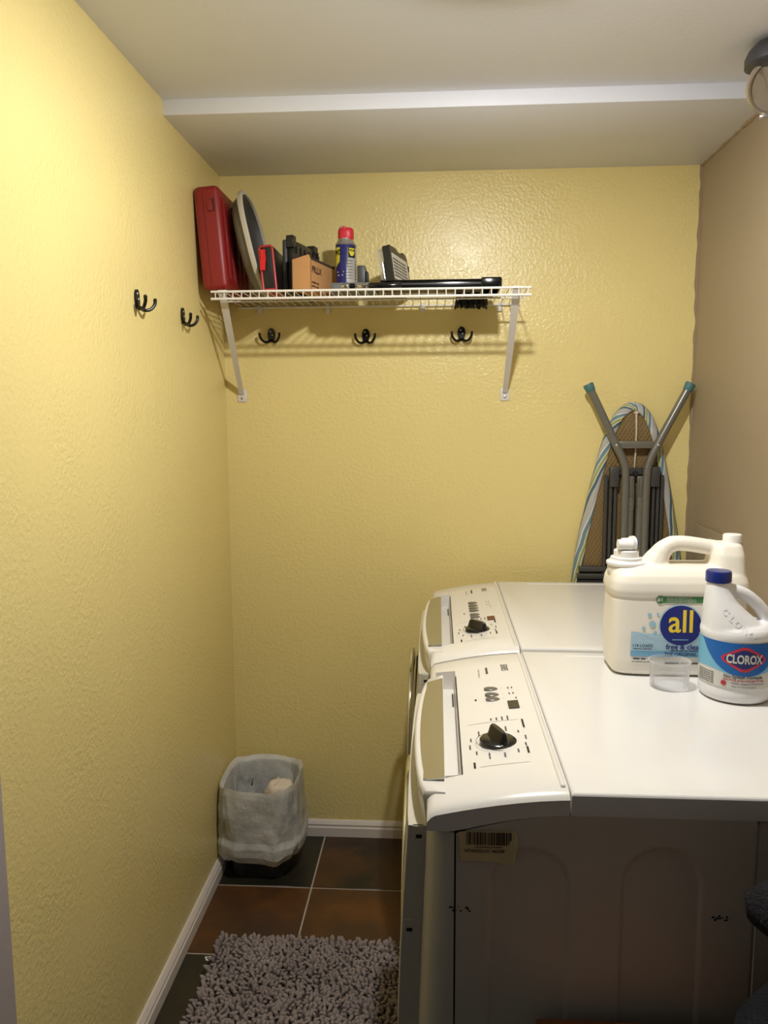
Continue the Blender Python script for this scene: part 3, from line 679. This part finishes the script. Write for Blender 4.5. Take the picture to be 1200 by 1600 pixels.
# bit set case standing on the long case
ZB_ = ZL+.0275
t = thing('bit_case', 'black bit set case with clear lid and pale label, standing upright', 'case', (.53, -.2, ZB_))
M = R('Z', -13, (.541, -.25, ZB_)) @ R('Y', -9, (.541, -.2, ZB_))
x0, x1, ya, yb, z0, z1 = .520, .541, -.250, -.070, ZB_+.0012, ZB_+.098
b = part('case_body', xf(prism([(ya, z0), (ya, z1-.006), (ya+.006, z1), (ya+.07, z1), (ya+.085, z1-.006), (yb-.05, z1-.006), (yb-.04, z1+.002), (yb-.012, z1), (yb, z1-.012), (yb, z0)], 0, x0, x1), M), 'black_plastic', t, smooth=False)
part('clear_lid', xf(rbox(x0-.018, x0, ya+.004, yb-.006, z0+.004, z1-.006, .004, 2), M), 'clear', t)
part('bit_row', xf(join(*[cyl((x0-.008, ya+.014+.012*k, z0+.012), (x0-.008, ya+.014+.012*k, z0+.055+.004*(k % 3)), .0036, 8) for k in range(12)]), M), 'screw_steel', t)
part('side_label', xf(prism([(ya+.010, z0+.006), (ya+.012, z1-.02), (yb-.012, z1-.02), (yb-.012, z0+.006)], 0, x1, x1+.0006), M), 'label_white', b, smooth=False)
for k in range(6):
    g = text2d((11, 4, 3, 7,), .010, 0, 'LEFT'); part('lettering', xf(([Vector((x1+.0011, ya+.014+v.x, z1-.034-.009*k+v.y)) for v in g[0]], g[1]), M), 'print_grey', b, smooth=False)
part('latch', xf(rbox(x0+.002, x1+.002, yb-.002, yb+.005, z1-.045, z1-.03, .001, 1), M), 'black_plastic', b)
# black brush lying across the back of the shelf
t = thing('scrub_brush', 'black bristle brush lying at the back right of the shelf', 'brush', (.765, -.07, ZSH))
part('brush_block', rbox(.712, .822, -.125, -.045, ZSH+.004, ZSH+.020, .005, 3), 'black_plastic', t)
g = []
for i in range(12):
    for k in range(5):
        x = .714+.009*i*.85; yv = -.118+.016*k
        g.append(cyl((x, yv, ZSH+.006), (x+random.uniform(-.006, .006), yv+random.uniform(-.006, .006), ZSH-.022-random.uniform(0, .006)), .0022, 5, .0032))
part('bristles', join(*g), 'black_plastic', t)
g = []
for i in range(6):
    for k in range(4): g.append(cyl((.768+.006*i, -.11+.014*k, ZSH+.018), (.766+.0068*i, -.11+.014*k, ZSH+.047+random.uniform(0, .004)), .002, 5, .003))
part('bristles', join(*g), 'black_plastic', t)

# ================================================================== IRONING BOARD
YI = -.012
ib = thing('ironing_board', 'ironing board with striped cover, folded legs up, leaning behind the washer', 'ironing board', (1.248, -.03, 0))
half = [(1.418, 0), (1.415, .016), (1.405, .034), (1.385, .053), (1.355, .070), (1.301, .090), (1.205, .114), (1.10, .137), (.99, .158), (.88, .172), (.75, .177), (.45, .177), (.15, .175), (.08, .168), (.055, .15), (.05, 0)]
hb = bez([(w_, 0, z_) for z_, w_ in half], 5)
XC = 1.248
outl = [(XC-p.x, p.z) for p in hb]+[(XC+p.x*.93, p.z) for p in hb[::-1][1:-1]]
def inset(poly, d):
    n = len(poly); out = []
    for i in range(n):
        a, b = Vector(poly[i-1]), Vector(poly[(i+1) % n]); tn = (b-a).normalized(); nn = Vector((-tn.y, tn.x)); out.append(Vector(poly[i])+nn*d)
    return out
zc0 = .8
def sgn(): 
    A = sum(outl[i][0]*outl[(i+1) % len(outl)][1]-outl[(i+1) % len(outl)][0]*outl[i][1] for i in range(len(outl))); return 1 if A > 0 else -1
sg = sgn()
def ringat(d, yv, wob=0): return [(p.x, yv+wob*noise.noise(Vector((p.x*40, p.y*40, 0))), p.y) for p in inset(outl, d*sg)]
def clampz(r): return r
rws = [(.026, YI+.010, 0), (.004, YI+.010, 0), (0, YI+.002, 0), (0, YI-.010, 0), (.004, YI-.0165, .003), (.014, YI-.020, .004), (.023, YI-.0205, .004), (.026, YI-.018, 0)]
cv = part('cover', loft([ringat(*q) for q in rws], cap=False), 'stripe', ib, angle=60)
at = cv.data.attributes.new('stripe', 'FLOAT', 'POINT'); Q = [0.]
for i in range(1, len(outl)):
    d = Vector(outl[i])-Vector(outl[i-1]); Q.append(Q[-1]+d.length*(.10+.9*abs(d.x)/max(d.length, 1e-6)*(1 if outl[i][1] > 1.2 else .3)))
ac = [-.046, -.028, -.020, -.008, 0, .011, .021, .025]
at.data.foreach_set('value', [Q[i]*(1 if outl[i][0] < XC else 1)+ac[k]*.9 for k in range(len(rws)) for i in range(len(outl))])
part('cover_face', (lambda r: ([Vector(p) for p in r], [list(range(len(r)))]))(ringat(.020, YI+.0102)), 'stripe', ib, smooth=False)
part('pad', (lambda r: ([Vector(p) for p in r], [list(range(len(r)))]))(ringat(.006, YI-.012)), 'pad_brown', ib, smooth=False)
# expanded metal: two families of diagonal strands inside the outline
pin = inset(outl, .012*sg)
def width_at(z):
    xs = []
    for i in range(len(pin)):
        a, b = pin[i], pin[(i+1) % len(pin)]
        if (a.y-z)*(b.y-z) < 0: xs.append(a.x+(b.x-a.x)*(z-a.y)/(b.y-a.y))
    return (min(xs), max(xs)) if len(xs) >= 2 else None
g = []
for fam in (1, -1):
    for k in range(-30, 170):
        c0 = .0115*k; pts = []; z = .62; seg = []
        while z < 1.41:
            w_ = width_at(z); x = XC-.2+((c0+fam*(z-.62)*.55) % .0001 if False else c0+fam*(z-.62)*.6-(.3 if fam == 1 else 0))
            if w_ and w_[0] < x < w_[1]: seg.append((x, z))
            else:
                if len(seg) > 1: g.append((seg[0], seg[-1]))
                seg = []
            z += .008
        if len(seg) > 1: g.append((seg[0], seg[-1]))
part('wire_mesh', join(*[tube([(a[0], YI-.0155, a[1]), (b[0], YI-.0155, b[1])], 0.0009, 4) for a, b in g]), 'mesh_bronze', ib, kind='stuff')
part('draw_cord', tube([(1.252, YI-.024, 1.385), (1.2535, YI-.026, 1.33), (1.2525, YI-.026, 1.26), (1.2515, YI-.024, 1.215)], [.0035, .0028, .0028, .002], 8), 'cord_cream', ib)
part('cord_knot', sphere((1.252, YI-.024, 1.386), .006, 1.3, .7, .8), 'cord_cream', ib)
YL = -.057
for s in (-1, 1):      # bent outer legs with teal feet
    xt, xm, xb = (1.108, 1.190, 1.222) if s < 0 else (1.398, 1.312, 1.283)
    pth = bez([(xt, YL+.004, 1.462), ((xt+xm)/2, YL+.002, 1.378), (xm, YL, 1.292), (xb-(-s)*.006 if False else xb+s*.006, YL, 1.235), (xb, YL, 1.17), (xb, YL, .9), (xb, YL, .45)], 6)
    lg = part('leg', tube(pth, .0118, 14), 'leg_grey', ib)
    d = Vector(pth[0])-Vector(pth[2]); d.normalize(); p = Vector(pth[0])
    part('foot_cap', tube([p-d*.014, p-d*.012, p+d*.006, p+d*.010], [.0128, .0138, .0158, .0145], 16), 'teal_rubber', lg, label='teal rubber foot cap')
    part('rivet', sphere((xm, YL-.0118, 1.290), .005, 1, .5, 1, 12, 6), 'screw_steel', lg)
for dx in (-.0145, .0145):     # inner pair, flattened ends
    xx = XC+.005+dx
    il = part('inner_leg', join(tube([(xx, -.050, .45), (xx, -.050, 1.12), (xx, -.050, 1.135)], [.0118, .0118, .010], 14), rbox(xx-.0105, xx+.0105, -.054, -.046, 1.12, 1.198, .003, 2)), 'leg_grey', ib)
    part('flattened_end', tube(bez([(xx-.007, -.057, 1.19), (xx-.008, -.058, 1.115), (xx, -.0615, 1.092), (xx+.008, -.058, 1.115), (xx+.007, -.057, 1.19)], 6), .0016, 6), 'leg_grey', il)
part('crossbar', rbox(1.193, 1.309, -.062, -.046, 1.281, 1.302, .002, 2), 'leg_grey', ib)
part('top_plate', rbox(1.178, 1.322, -.046, -.030, 1.200, 1.222, .002, 1), 'rail_grey', ib)
part('latch_plate', rbox(1.176, 1.204, -.056, -.040, 1.165, 1.226, .004, 2), 'rail_grey', ib)
part('latch_plate', rbox(1.296, 1.324, -.056, -.040, 1.165, 1.226, .004, 2), 'rail_grey', ib)
part('catch', rbox(1.245, 1.258, -.058, -.045, 1.198, 1.212, .002, 1), 'slot_black', ib)
for xx in (1.168, 1.182, 1.196, 1.309, 1.322, 1.334):
    part('rail', rbox(xx-.0045, xx+.0045, -.045, -.030, .45, 1.2, .0015, 1), 'rail_grey', ib)
part('bottom_bar', rbox(1.092, 1.40, -.052, -.034, .905, .920, .003, 2), 'rail_grey', ib)
part('bottom_bar', rbox(1.088, 1.40, -.048, -.030, .880, .898, .003, 2), 'rail_grey', ib)
part('bottom_bar', rbox(1.09, 1.40, -.047, -.029, .80, .878, .003, 2), 'slot_black', ib)

# ================================================================== BOTTLES AND CUP ON THE DRYER
ZD = .8790
# large detergent jug
jx0, jx1, jy0, jy1 = .998, 1.262, -.962, -.832; jc = ((jx0+jx1)/2, (jy0+jy1)/2)
t = thing('detergent_jug', 'large white detergent jug with blue round logo and spigot', 'jug', (jc[0], jc[1], ZD))
hw, hd = (jx1-jx0)/2, (jy1-jy0)/2
secs = [(0, .030, .022), (.002, .010, .012), (.010, .004, .006), (.03, .002, .003), (.08, .001, .002), (.150, .003, .004), (.158, .004, .005), (.163, 0, .001), (.170, -.001, .000), (.185, .001, .002), (.198, .006, .008), (.208, .014, .018), (.214, .026, .030)]
body = loft([sell(jc[0], jc[1], ZD+z, hw-a, hd-b_, 5.5, 64) for z, a, b_ in secs])
col = loft([sell(1.226, jc[1], ZD+z, rx, ry, 3, 32) for z, rx, ry in ((.15, .034, .055), (.20, .034, .05), (.235, .032, .040), (.252, .028, .030), (.257, .022, .024))])
hnd = tube(bez([(1.082, jc[1], ZD+.195), (1.096, jc[1], ZD+.226), (1.112, jc[1], ZD+.247), (1.136, jc[1], ZD+.254), (1.18, jc[1], ZD+.249), (1.225, jc[1], ZD+.240)], 5), [.036, .033, .030, .027, .025, .023, .021, .020, .019, .018]+[.0165]*4+[.0155]*4+[.0155]*4+[.0165]*4, 14)
nk = lathe([(.034, .195), (.034, .212), (.030, .222), (.027, .224)], 32, (1.032, jc[1], ZD))
jug = fuse(join(body, col, hnd, nk), .0026, 5)
jg = part('jug_body', jug, 'jug_white', t, angle=60)
jb = BVHTree.FromPolygons(jug[0], jug[1])
def jmap(off):
    def f(x, z):
        h = jb.ray_cast(Vector((x, -1.5, z)), Vector((0, 1, 0)))[0]; return (x, (h.y if h else jy0)-off-.0006, z)
    return f
def jtext(s, x, z, size, mat, off=.0012, bold=0, sx=1, al='CENTER'):
    part('lettering', mapg(shifted(text2d(s, size, bold, al, sx), x, z), jmap(off)), mat, jg, smooth=False)
def jpoly(nm, pts, mat, off, cuts=3): part(nm, mapg(poly2d(pts, cuts), jmap(off)), mat, jg, smooth=False)
part('cap', lathe([(.0165, .250), (.0165, .256), (.0178, .257), (.0178, .270), (.0165, .2725), (.001, .2735)], 36, (1.238, jc[1], ZD)), 'cap_white', t)
part('spigot_collar', lathe([(.038, .212), (.038, .217), (.030, .221), (.030, .226), (.024, .227), (.024, .239), (.021, .241)], 36, (1.034, jc[1], ZD)), 'cap_white', t)
part('spigot_tongue', loft([sell(1.052, jc[1], ZD+z, .028, .022, 2.4, 28) for z in (.213, .2175)]), 'cap_white', t)
sp = part('spigot_tap', join(cyl((1.014, jc[1]-.012, ZD+.252), (1.043, jc[1]-.012, ZD+.252), .0105, 20), cyl((1.036, jc[1], ZD+.238), (1.036, jc[1], ZD+.262), .013, 20), cyl((1.041, jc[1]-.006, ZD+.254), (1.047, jc[1]-.004, ZD+.254), .0145, 20)), 'cap_white', t)
part('spigot_button', cyl((1.047, jc[1]-.004, ZD+.254), (1.054, jc[1]-.003, ZD+.254), .010, 20, .008), 'cap_blue', sp, label='blue spigot button')
LZ = ZD+.0055
jpoly('label_band', [(1.034, LZ+.036), (1.255, LZ+.036), (1.255, LZ+.062), (1.14, LZ+.062), (1.10, LZ+.066), (1.075, LZ+.070), (1.06, LZ+.078), (1.045, LZ+.084), (1.034, LZ+.085)], 'label_paleblue', .0004, 5)
jpoly('label_stripe', rect2d(1.034, 1.255, LZ+.036, LZ+.0475), 'label_midblue', .0008, 4)
jpoly('label_rosette', ell2d(1.1265, LZ+.0985, .0415, .0415, 40), 'label_paleblue', .0007, 2)
jpoly('label_disc', ell2d(1.1265, LZ+.0985, .039, .039, 40), 'all_blue', .001, 2)
jtext('all', 1.1275, LZ+.1045, .062, 'all_yellow', .0016, .0008, .92)
jtext((12,), 1.1265, LZ+.071, .005, 'label_midblue', .0015)
jtext('free & clear', 1.100, LZ+.0560, .0142, 'all_blue', .0014, .0003, 1, 'LEFT'); jtext((4, 2, 4, 3, 8,), 1.135, LZ+.049, .0044, 'ink_navy', .0014)
jtext('THE ORIGINAL', 1.128, LZ+.0415, .0092, 'ink_navy', .0016, .0002)
jtext('114 LOADS', 1.056, LZ+.0575, .0078, 'ink_navy', .0012, .0001); jtext((5, 2, 2, 5, 4,), 1.056, LZ+.0515, .0033, 'ink_navy', .0012)
jtext((4, 3,), 1.051, LZ+.0315, .006, 'ink_navy', .0012, .0002); jtext((3, 8, 3, 6,), 1.056, LZ+.0255, .0034, 'print_grey', .0012)
jtext((7, 9,), 1.132, LZ+.024, .0078, 'print_grey', .0012)
jpoly('label_green_bar', rect2d(1.09, 1.20, LZ+.1425, LZ+.1545), 'label_green', .0006, 3); jpoly('label_green_disc', ell2d(1.087, LZ+.1485, .0078, .0078, 24), 'label_green', .0009, 1)
jtext('#1', 1.0868, LZ+.1487, .0105, 'label_white', .0014, .0002)
for k, s in enumerate(['BRAND RECOMMENDED BY', 'DERMATOLOGISTS, ALLERGISTS', '& PEDIATRICIANS FOR SENSITIVE']): jtext(s, 1.0985, LZ+.1522-.0037*k, .0038, 'label_white', .0012, 0, 1, 'LEFT')
for a, b_, c_ in ((1.0735, .100, .0065), (1.0575, .092, .0034), (1.079, .083, .0042), (1.068, .118, .004), (1.083, .120, .0025)): jpoly('label_bubble', ell2d(a, LZ+b_, c_, c_, 18), 'bubble_blue', .0006, 1)
# bleach bottle
bx, by = 1.2, -1.047; RB = .0625
t = thing('bleach_bottle', 'white bleach bottle with blue label, red diamond and navy cap', 'bottle', (bx, by, ZD))
bod = lathe([(.046, 0), (.055, .001), (.060, .005), (.0622, .012), (.0625, .02), (.0615, .023), (.0615, .113), (.0628, .118), (.0628, .124), (.060, .131), (.052, .137), (.03, .140)], 56, (bx, by, ZD))
# shoulder swept to the neck on the left, loop handle on the right
nx = bx-.037
sh = loft([sell((l+r_)/2, by, ZD+z, (r_-l)/2, ry, 2.3, 40) for z, l, r_, ry in ((.10, bx-.060, bx+.058, .058), (.122, bx-.0605, bx+.052, .056), (.140, bx-.060, bx+.034, .050), (.158, bx-.0595, bx+.012, .042), (.176, bx-.0585, bx-.006, .033), (.192, bx-.0575, bx-.015, .025), (.205, nx-.0195, nx+.0195, .020), (.216, nx-.018, nx+.018, .018))])
hn = tube(bez([(nx+.004, by, ZD+.192), (nx+.026, by, ZD+.194), (bx+.016, by, ZD+.183), (bx+.042, by, ZD+.158), (bx+.0505, by, ZD+.132), (bx+.044, by, ZD+.105)], 6), [.013]*6+[.0115]*12+[.0118]*7+[.016]*6, 14)
hn_ = [Vector(v) for v in hn[0]]
bleach = fuse(join(bod, sh, hn), .0024, 4)
# carve the hand hole: push the shoulder surface down beneath the handle
bb = part('bottle_body', bleach, 'bleach_white', t, angle=60)
part('neck_cap', lathe([(.0205, .209), (.0222, .2105), (.0222, .226), (.0205, .2295), (.001, .230)], 40, (nx, by, ZD)), 'cap_blue', t, label='navy screw cap')
RL = .0626
def bmap(off): return lambda a, z: (bx+(RL+off)*math.sin(a), by-(RL+off)*math.cos(a), ZD+.0075+z)
A0 = -.12     # label centre turned a little towards the viewer
def bpoly(nm, pts, mat, off, cuts=4): part(nm, mapg(poly2d([(a+A0, z) for a, z in pts], cuts), bmap(off)), mat, bb, smooth=True)
def btext(s, a, z, size, mat, off=.0016, bold=0, sx=1, al='CENTER'):
    g = text2d(s, size, bold, al, sx); part('lettering', ([Vector(bmap(off)(A0+a+v.x/RL, z+v.y)) for v in g[0]], g[1]), mat, bb, smooth=False)
strip = [(-1.75+3.5*k/40) for k in range(41)]
def bstrip(nm, lo, hi, mat, off):
    V = []; F = []
    for k, a in enumerate(strip): V += [Vector(bmap(off)(A0+a, lo(a))), Vector(bmap(off)(A0+a, hi(a)))]
    for k in range(40): F.append([2*k, 2*k+2, 2*k+3, 2*k+1])
    part(nm, (V, F), mat, bb)
bstrip('label_base', lambda a: .023, lambda a: .1045, 'label_white', .0002)
bstrip('label_spray', lambda a: min(.1, .050-.004*math.cos(a*3)), lambda a: .1045, 'clorox_cyan', .0005)
bstrip('label_shield', lambda a: min(.1040, .0465+.056*(abs(a)/1.25)**2.3), lambda a: .1045, 'clorox_blue', .0008)
dia = [(-.62, .0765), (-.56, .082), (-.08, .0985), (.08, .0985), (.56, .082), (.62, .0765), (.56, .071), (.08, .0545), (-.08, .0545), (-.56, .071)]
bpoly('label_diamond', dia, 'clorox_red', .0012); bpoly('label_diamond_inner', [(a*.86, .0765+(z-.0765)*.76) for a, z in dia], 'clorox_navy', .0016)
btext('CLOROX', 0, .0762, .0215, 'label_white', .0022, .0007, .66)
btext('No-Splash Formula', 0, .0445, .0085, 'print_dark', .0012, .0001); btext('Kills 99.9% of Bacteria and Viruses', 0.02, .0385, .0050, 'ink_red', .0012, .0001)
btext('Whitens, Brightens & Deodorizes', .13, .0325, .0042, 'ink_navy', .0012); btext('Easy to Pour & Control', .02, .0272, .0042, 'ink_navy', .0012)
bpoly('label_badge', ell2d(-.52, .0315, .075, .0045, 16), 'ink_red', .001, 1)
bpoly('label_rule', rect2d(-.6, .6, .0353, .0356), 'print_grey', .001, 2)
for k in range(6): btext((10, 3, 3, 3, 4,), -1.12, .046-.0038*k, .003, 'print_dark', .001)
# raised lettering curving under the handle
bvb = BVHTree.FromPolygons(bleach[0], bleach[1])
for k, ch in enumerate('CLOROX'):
    u = k/5; px, pz = bx-.036+.046*u+.010*u*u*.2, .163-.044*u**.85; g = text2d(ch, .015, .0005); V = []
    ca, sa = math.cos(-.9+.25*u), math.sin(-.9+.25*u); ok = True
    for v in g[0]:
        x_, z_ = bx*0+px+v.x*ca-v.y*sa, ZD+pz+v.x*sa+v.y*ca; h = bvb.ray_cast(Vector((x_, -1.5, z_)), Vector((0, 1, 0)))[0]
        if h is None: ok = False; break
        V.append(Vector((x_, h.y-.0010, z_)))
    if ok:
        n_ = len(V); V2 = V+[v+Vector((0, .002, 0)) for v in V]; part('raised_lettering', (V2, g[1]), 'bleach_white', bb, smooth=False)
# measuring cup
cx, cy = 1.095, -1.008
solid('measuring_cup', lathe([(.001, 0), (.033, 0), (.0345, .002), (.0365, .046), (.038, .049), (.0385, .050), (.0372, .0505), (.0355, .047), (.0335, .0035), (.001, .003)], 48, (cx, cy, ZD), cap=False), 'clear', 'clear plastic measuring cup beside the blue-labelled bleach bottle', 'cup', loc=(cx, cy, ZD))

# ================================================================== WASTE BIN AND LINER
bcx, bcy = .124, -.166
t = thing('waste_bin', 'small dark waste bin under a white plastic liner, in the corner', 'bin', (bcx, bcy, 0))
part('bin_body', loft([sell(bcx, bcy, z, rx, ry, 4, 40) for z, rx, ry in ((0, .082, .095), (.004, .086, .099), (.27, .112, .124), (.272, .110, .122), (.010, .082, .094), (.009, .01, .01))], cap=False), 'bin_dark', t)
part('bin_rim', loft([sell(bcx, bcy, z, rx, ry, 4, 40) for z, rx, ry in ((.262, .1105, .1225), (.264, .113, .125), (.272, .113, .125), (.274, .1105, .1225))], cap=False), 'bin_dark', t)
bag = thing('bin_liner', 'crumpled translucent white liner draped over the small waste bin', 'bag', (bcx, bcy, .05))
def fold(a, z, ph):      # ridged creases: a around the bin, z up
    p = Vector((math.cos(a)*1.6+ph, math.sin(a)*1.6, z*5)); k = 0; amp = 1
    for o_ in range(3):
        k += amp*(1-2*abs(noise.noise(p))); p = p*2.1+Vector((1.3, .7, .2)); amp *= .5
    return k-.9
def bagshell(rows_, ph, amp):
    rings_ = []
    for z, rx, ry, k_ in rows_:
        r_ = []
        for j, p in enumerate(sell(bcx, bcy, z, rx, ry, 3.6, 150)):
            a = 2*PI*j/150; d = Vector((p[0]-bcx, p[1]-bcy, 0)); q = Vector(p)+d*(amp*k_*fold(a, z, ph))
            q.z += (.012 if z > .27 else .018)*noise.noise(Vector((math.cos(a)*1.7+5, math.sin(a)*1.7, ph)))*(1 if z > .25 or z < .09 else .3)
            m_ = .003 if z > .058 else .0165; q.x = max(q.x, m_); q.y = min(q.y, -m_); r_.append(q)
        rings_.append(r_)
    return rings_
def interp(keys, n):
    out = []
    for i in range(n+1):
        u = i/n*(len(keys)-1); k = min(int(u), len(keys)-2); f = u-k; f = f*f*(3-2*f); out.append([keys[k][m]+(keys[k+1][m]-keys[k][m])*f for m in range(4)])
    return out
rim_row = [.288, .117, .130, .3]
outer = interp([[.052, .100, .112, .5], [.062, .117, .128, .5], [.084, .128, .138, .6], [.110, .129, .139, .8], [.128, .122, .133, 1.0], [.16, .121, .132, 1.3], [.22, .121, .132, 1.0], [.265, .120, .132, .35], rim_row], 40)
inner = interp([rim_row, [.278, .106, .118, .3], [.22, .098, .110, 1.6], [.15, .090, .101, 2.2], [.08, .078, .090, 2.2], [.035, .04, .05, 1.2], [.033, .001, .001, 0]], 30)
part('liner_skirt', loft(bagshell(outer, 1.0, .062), cap=False), 'bag', bag, angle=180)
part('liner_inside', loft(bagshell(inner, 1.0, .062), cap=False), 'bag', bag, angle=180)
def crumple(name, c, r, ph, label):
    g = sphere(c, r, 1, 1, .8, 22, 14); V = []
    for v in g[0]:
        d = v-Vector(c); V.append(Vector(c)+d*(1+.35*noise.noise(d.normalized()*2.3+Vector((ph, 0, 0)))+.16*noise.noise(d.normalized()*6+Vector((ph, 3, 0)))))
    return solid(name, (V, g[1]), 'tissue', label, 'tissue', 'crumpled tissues in the bin', loc=c, angle=70)
crumple('crumpled_tissue', (bcx-.022, bcy-.055, .215), .030, 1, 'small crumpled tissue lying in the bin on the left')
crumple('crumpled_tissue', (bcx+.062, bcy-.035, .245), .045, 5, 'larger crumpled tissue at the right rim of the bin')

# ================================================================== RUG
RX0, RX1, RY0, RY1 = .092, .60, -1.30, -.548
t = thing('shag_rug', 'grey shaggy chenille rug on the dark tiled floor', 'rug', ((RX0+RX1)/2, (RY0+RY1)/2, 0))
part('backing', rbox(RX0+.006, RX1-.004, RY0+.004, RY1-.006, .0005, .008, .002, 1), 'rug_backing', t)
V, F = [], []
st_ = .0102; ny = int((RY1-RY0)/st_); nxr = int((RX1-RX0)/st_)
for i in range(nxr):
    for j in range(ny):
        x = RX0+st_*(i+.5)+random.uniform(-.004, .004); yv = RY0+st_*(j+.5)+random.uniform(-.004, .004)
        edge = min(i, nxr-1-i, j, ny-1-j); h = random.uniform(.012, .019)
        lx_, ly_ = random.uniform(-.008, .008), random.uniform(-.008, .008)
        if i == 0: lx_ -= .006
        if j == ny-1: ly_ += .006
        r0 = random.uniform(.0046, .0062); o = len(V); ns = 6
        prof_ = [(0, .8), (.45, 1), (.8, .96), (.95, .62)]
        for hh, rr in prof_:
            for k in range(ns):
                a = 2*PI*k/ns; V.append(Vector((x+lx_*hh*hh+rr*r0*math.cos(a), yv+ly_*hh*hh+rr*r0*math.sin(a), .006+h*hh)))
        V.append(Vector((x+lx_, yv+ly_, .006+h)))
        for q in range(3):
            for k in range(ns): F.append([o+q*ns+k, o+q*ns+(k+1) % ns, o+(q+1)*ns+(k+1) % ns, o+(q+1)*ns+k])
        for k in range(ns): F.append([o+3*ns+k, o+3*ns+(k+1) % ns, o+4*ns])
part('pile', (V, F), 'rug_grey', t, angle=180, kind='stuff')
solid('paper_scrap', prism([(.066, -.622), (.082, -.618), (.085, -.633), (.074, -.636)], 2, .0008, .0022), 'paper_white', 'tiny white paper scrap on the floor beside the rug', 'paper', loc=(.075, -.627, .0008))

# ================================================================== STOOL AND DARK FLEECE IN THE RIGHT FOREGROUND
t = thing('wooden_stool', 'low orange-brown wooden stool standing against the dryer side', 'stool', (1.08, -1.66, 0))
part('seat', rbox(.797, 1.38, -1.86, -1.472, .532, .562, .004, 2), 'wood_orange', t)
for xx in (.83, 1.345):
    for yy in (-1.825, -1.51): part('leg', rbox(xx-.018, xx+.018, yy-.018, yy+.018, 0, .532, .003, 1), 'wood_orange', t)
part('apron', rbox(.85, 1.325, -1.517, -1.503, .467, .532), 'wood_orange', t, smooth=False); part('apron', rbox(.85, 1.325, -1.832, -1.818, .467, .532), 'wood_orange', t, smooth=False)
rings = []
for z, cx_, rx, ry in ((.5635, 1.225, .18, .10), (.575, 1.215, .195, .108), (.61, 1.21, .202, .108), (.645, 1.212, .196, .102), (.675, 1.225, .178, .095), (.705, 1.24, .155, .092), (.74, 1.25, .145, .092), (.77, 1.235, .168, .095), (.795, 1.222, .187, .10), (.815, 1.222, .187, .10), (.84, 1.235, .170, .094), (.865, 1.245, .160, .088), (.90, 1.24, .175, .082), (.925, 1.24, .178, .076), (.95, 1.245, .160, .06), (.956, 1.25, .04, .02)):
    r_ = []
    for p in sell(cx_, -1.60, z, rx, ry, 2.3, 72):
        v = Vector(p); d = Vector((v.x-cx_, v.y+1.60, 0)); k = noise.noise(Vector((d.x*16, d.y*16, z*11))); v = v+d*(.10*k); v.z += .012*noise.noise(Vector((d.x*9, d.y*9, z*5+4))); v.z = max(v.z, .563); v.x = min(v.x, 1.41); v.y = min(v.y, -1.470); r_.append(v)
    rings.append(r_)
solid('fleece_blanket', loft(rings), 'fleece_black', 'heap of black fuzzy fleece piled on the wooden stool', 'blanket', loc=(1.24, -1.6, .563), angle=180)

# ================================================================== OLD FIXTURE AT THE RIGHT END OF THE CEILING
fx, fy, fz = 1.345, -.72, 2.048
t = thing('spot_fixture', 'old unlit spot fixture with dark cap at top right of ceiling', 'light fixture', (fx, fy, ZC))
ax = (Vector((.62, -2.5, 1.45))-Vector((fx, fy, fz))).normalized(); qm = ax.to_track_quat('Z', 'Y').to_matrix().to_4x4(); FM = Matrix.Translation((fx, fy, fz)) @ qm
part('housing', xf(lathe([(.020, -.085), (.034, -.075), (.050, -.050), (.058, -.016), (.056, 0)], 40), FM), 'fixture_glass', t)
rg = part('lens_ring', xf(lathe([(.054, -.006), (.0575, -.004), (.0575, .006), (.053, .009), (.049, .006), (.047, -.002)], 40, cap=False), FM), 'fixture_metal', t)
part('lens', xf(lathe([(.0475, 0), (.044, -.006), (.03, -.014), (.012, -.018), (.001, -.0185)], 40), FM), 'fixture_glass', t)
part('ring_clip', xf(rbox(-.030, -.012, -.060, -.050, -.004, .012, .003, 2), FM), 'fixture_metal', rg)
part('mount_cap', loft([sell(fx-.004, fy+.004, z, rx, ry, 2.4, 36) for z, rx, ry in ((ZC, .028, .028), (ZC-.006, .040, .040), (ZC-.016, .050, .050), (ZC-.030, .056, .056), (ZC-.046, .056, .056), (ZC-.052, .046, .046))]), 'fixture_dark', t)
part('mount_arm', cyl((fx, fy+.02, ZC-.03), (fx+.005, fy+.03, fz+.02), .016), 'fixture_dark', t)
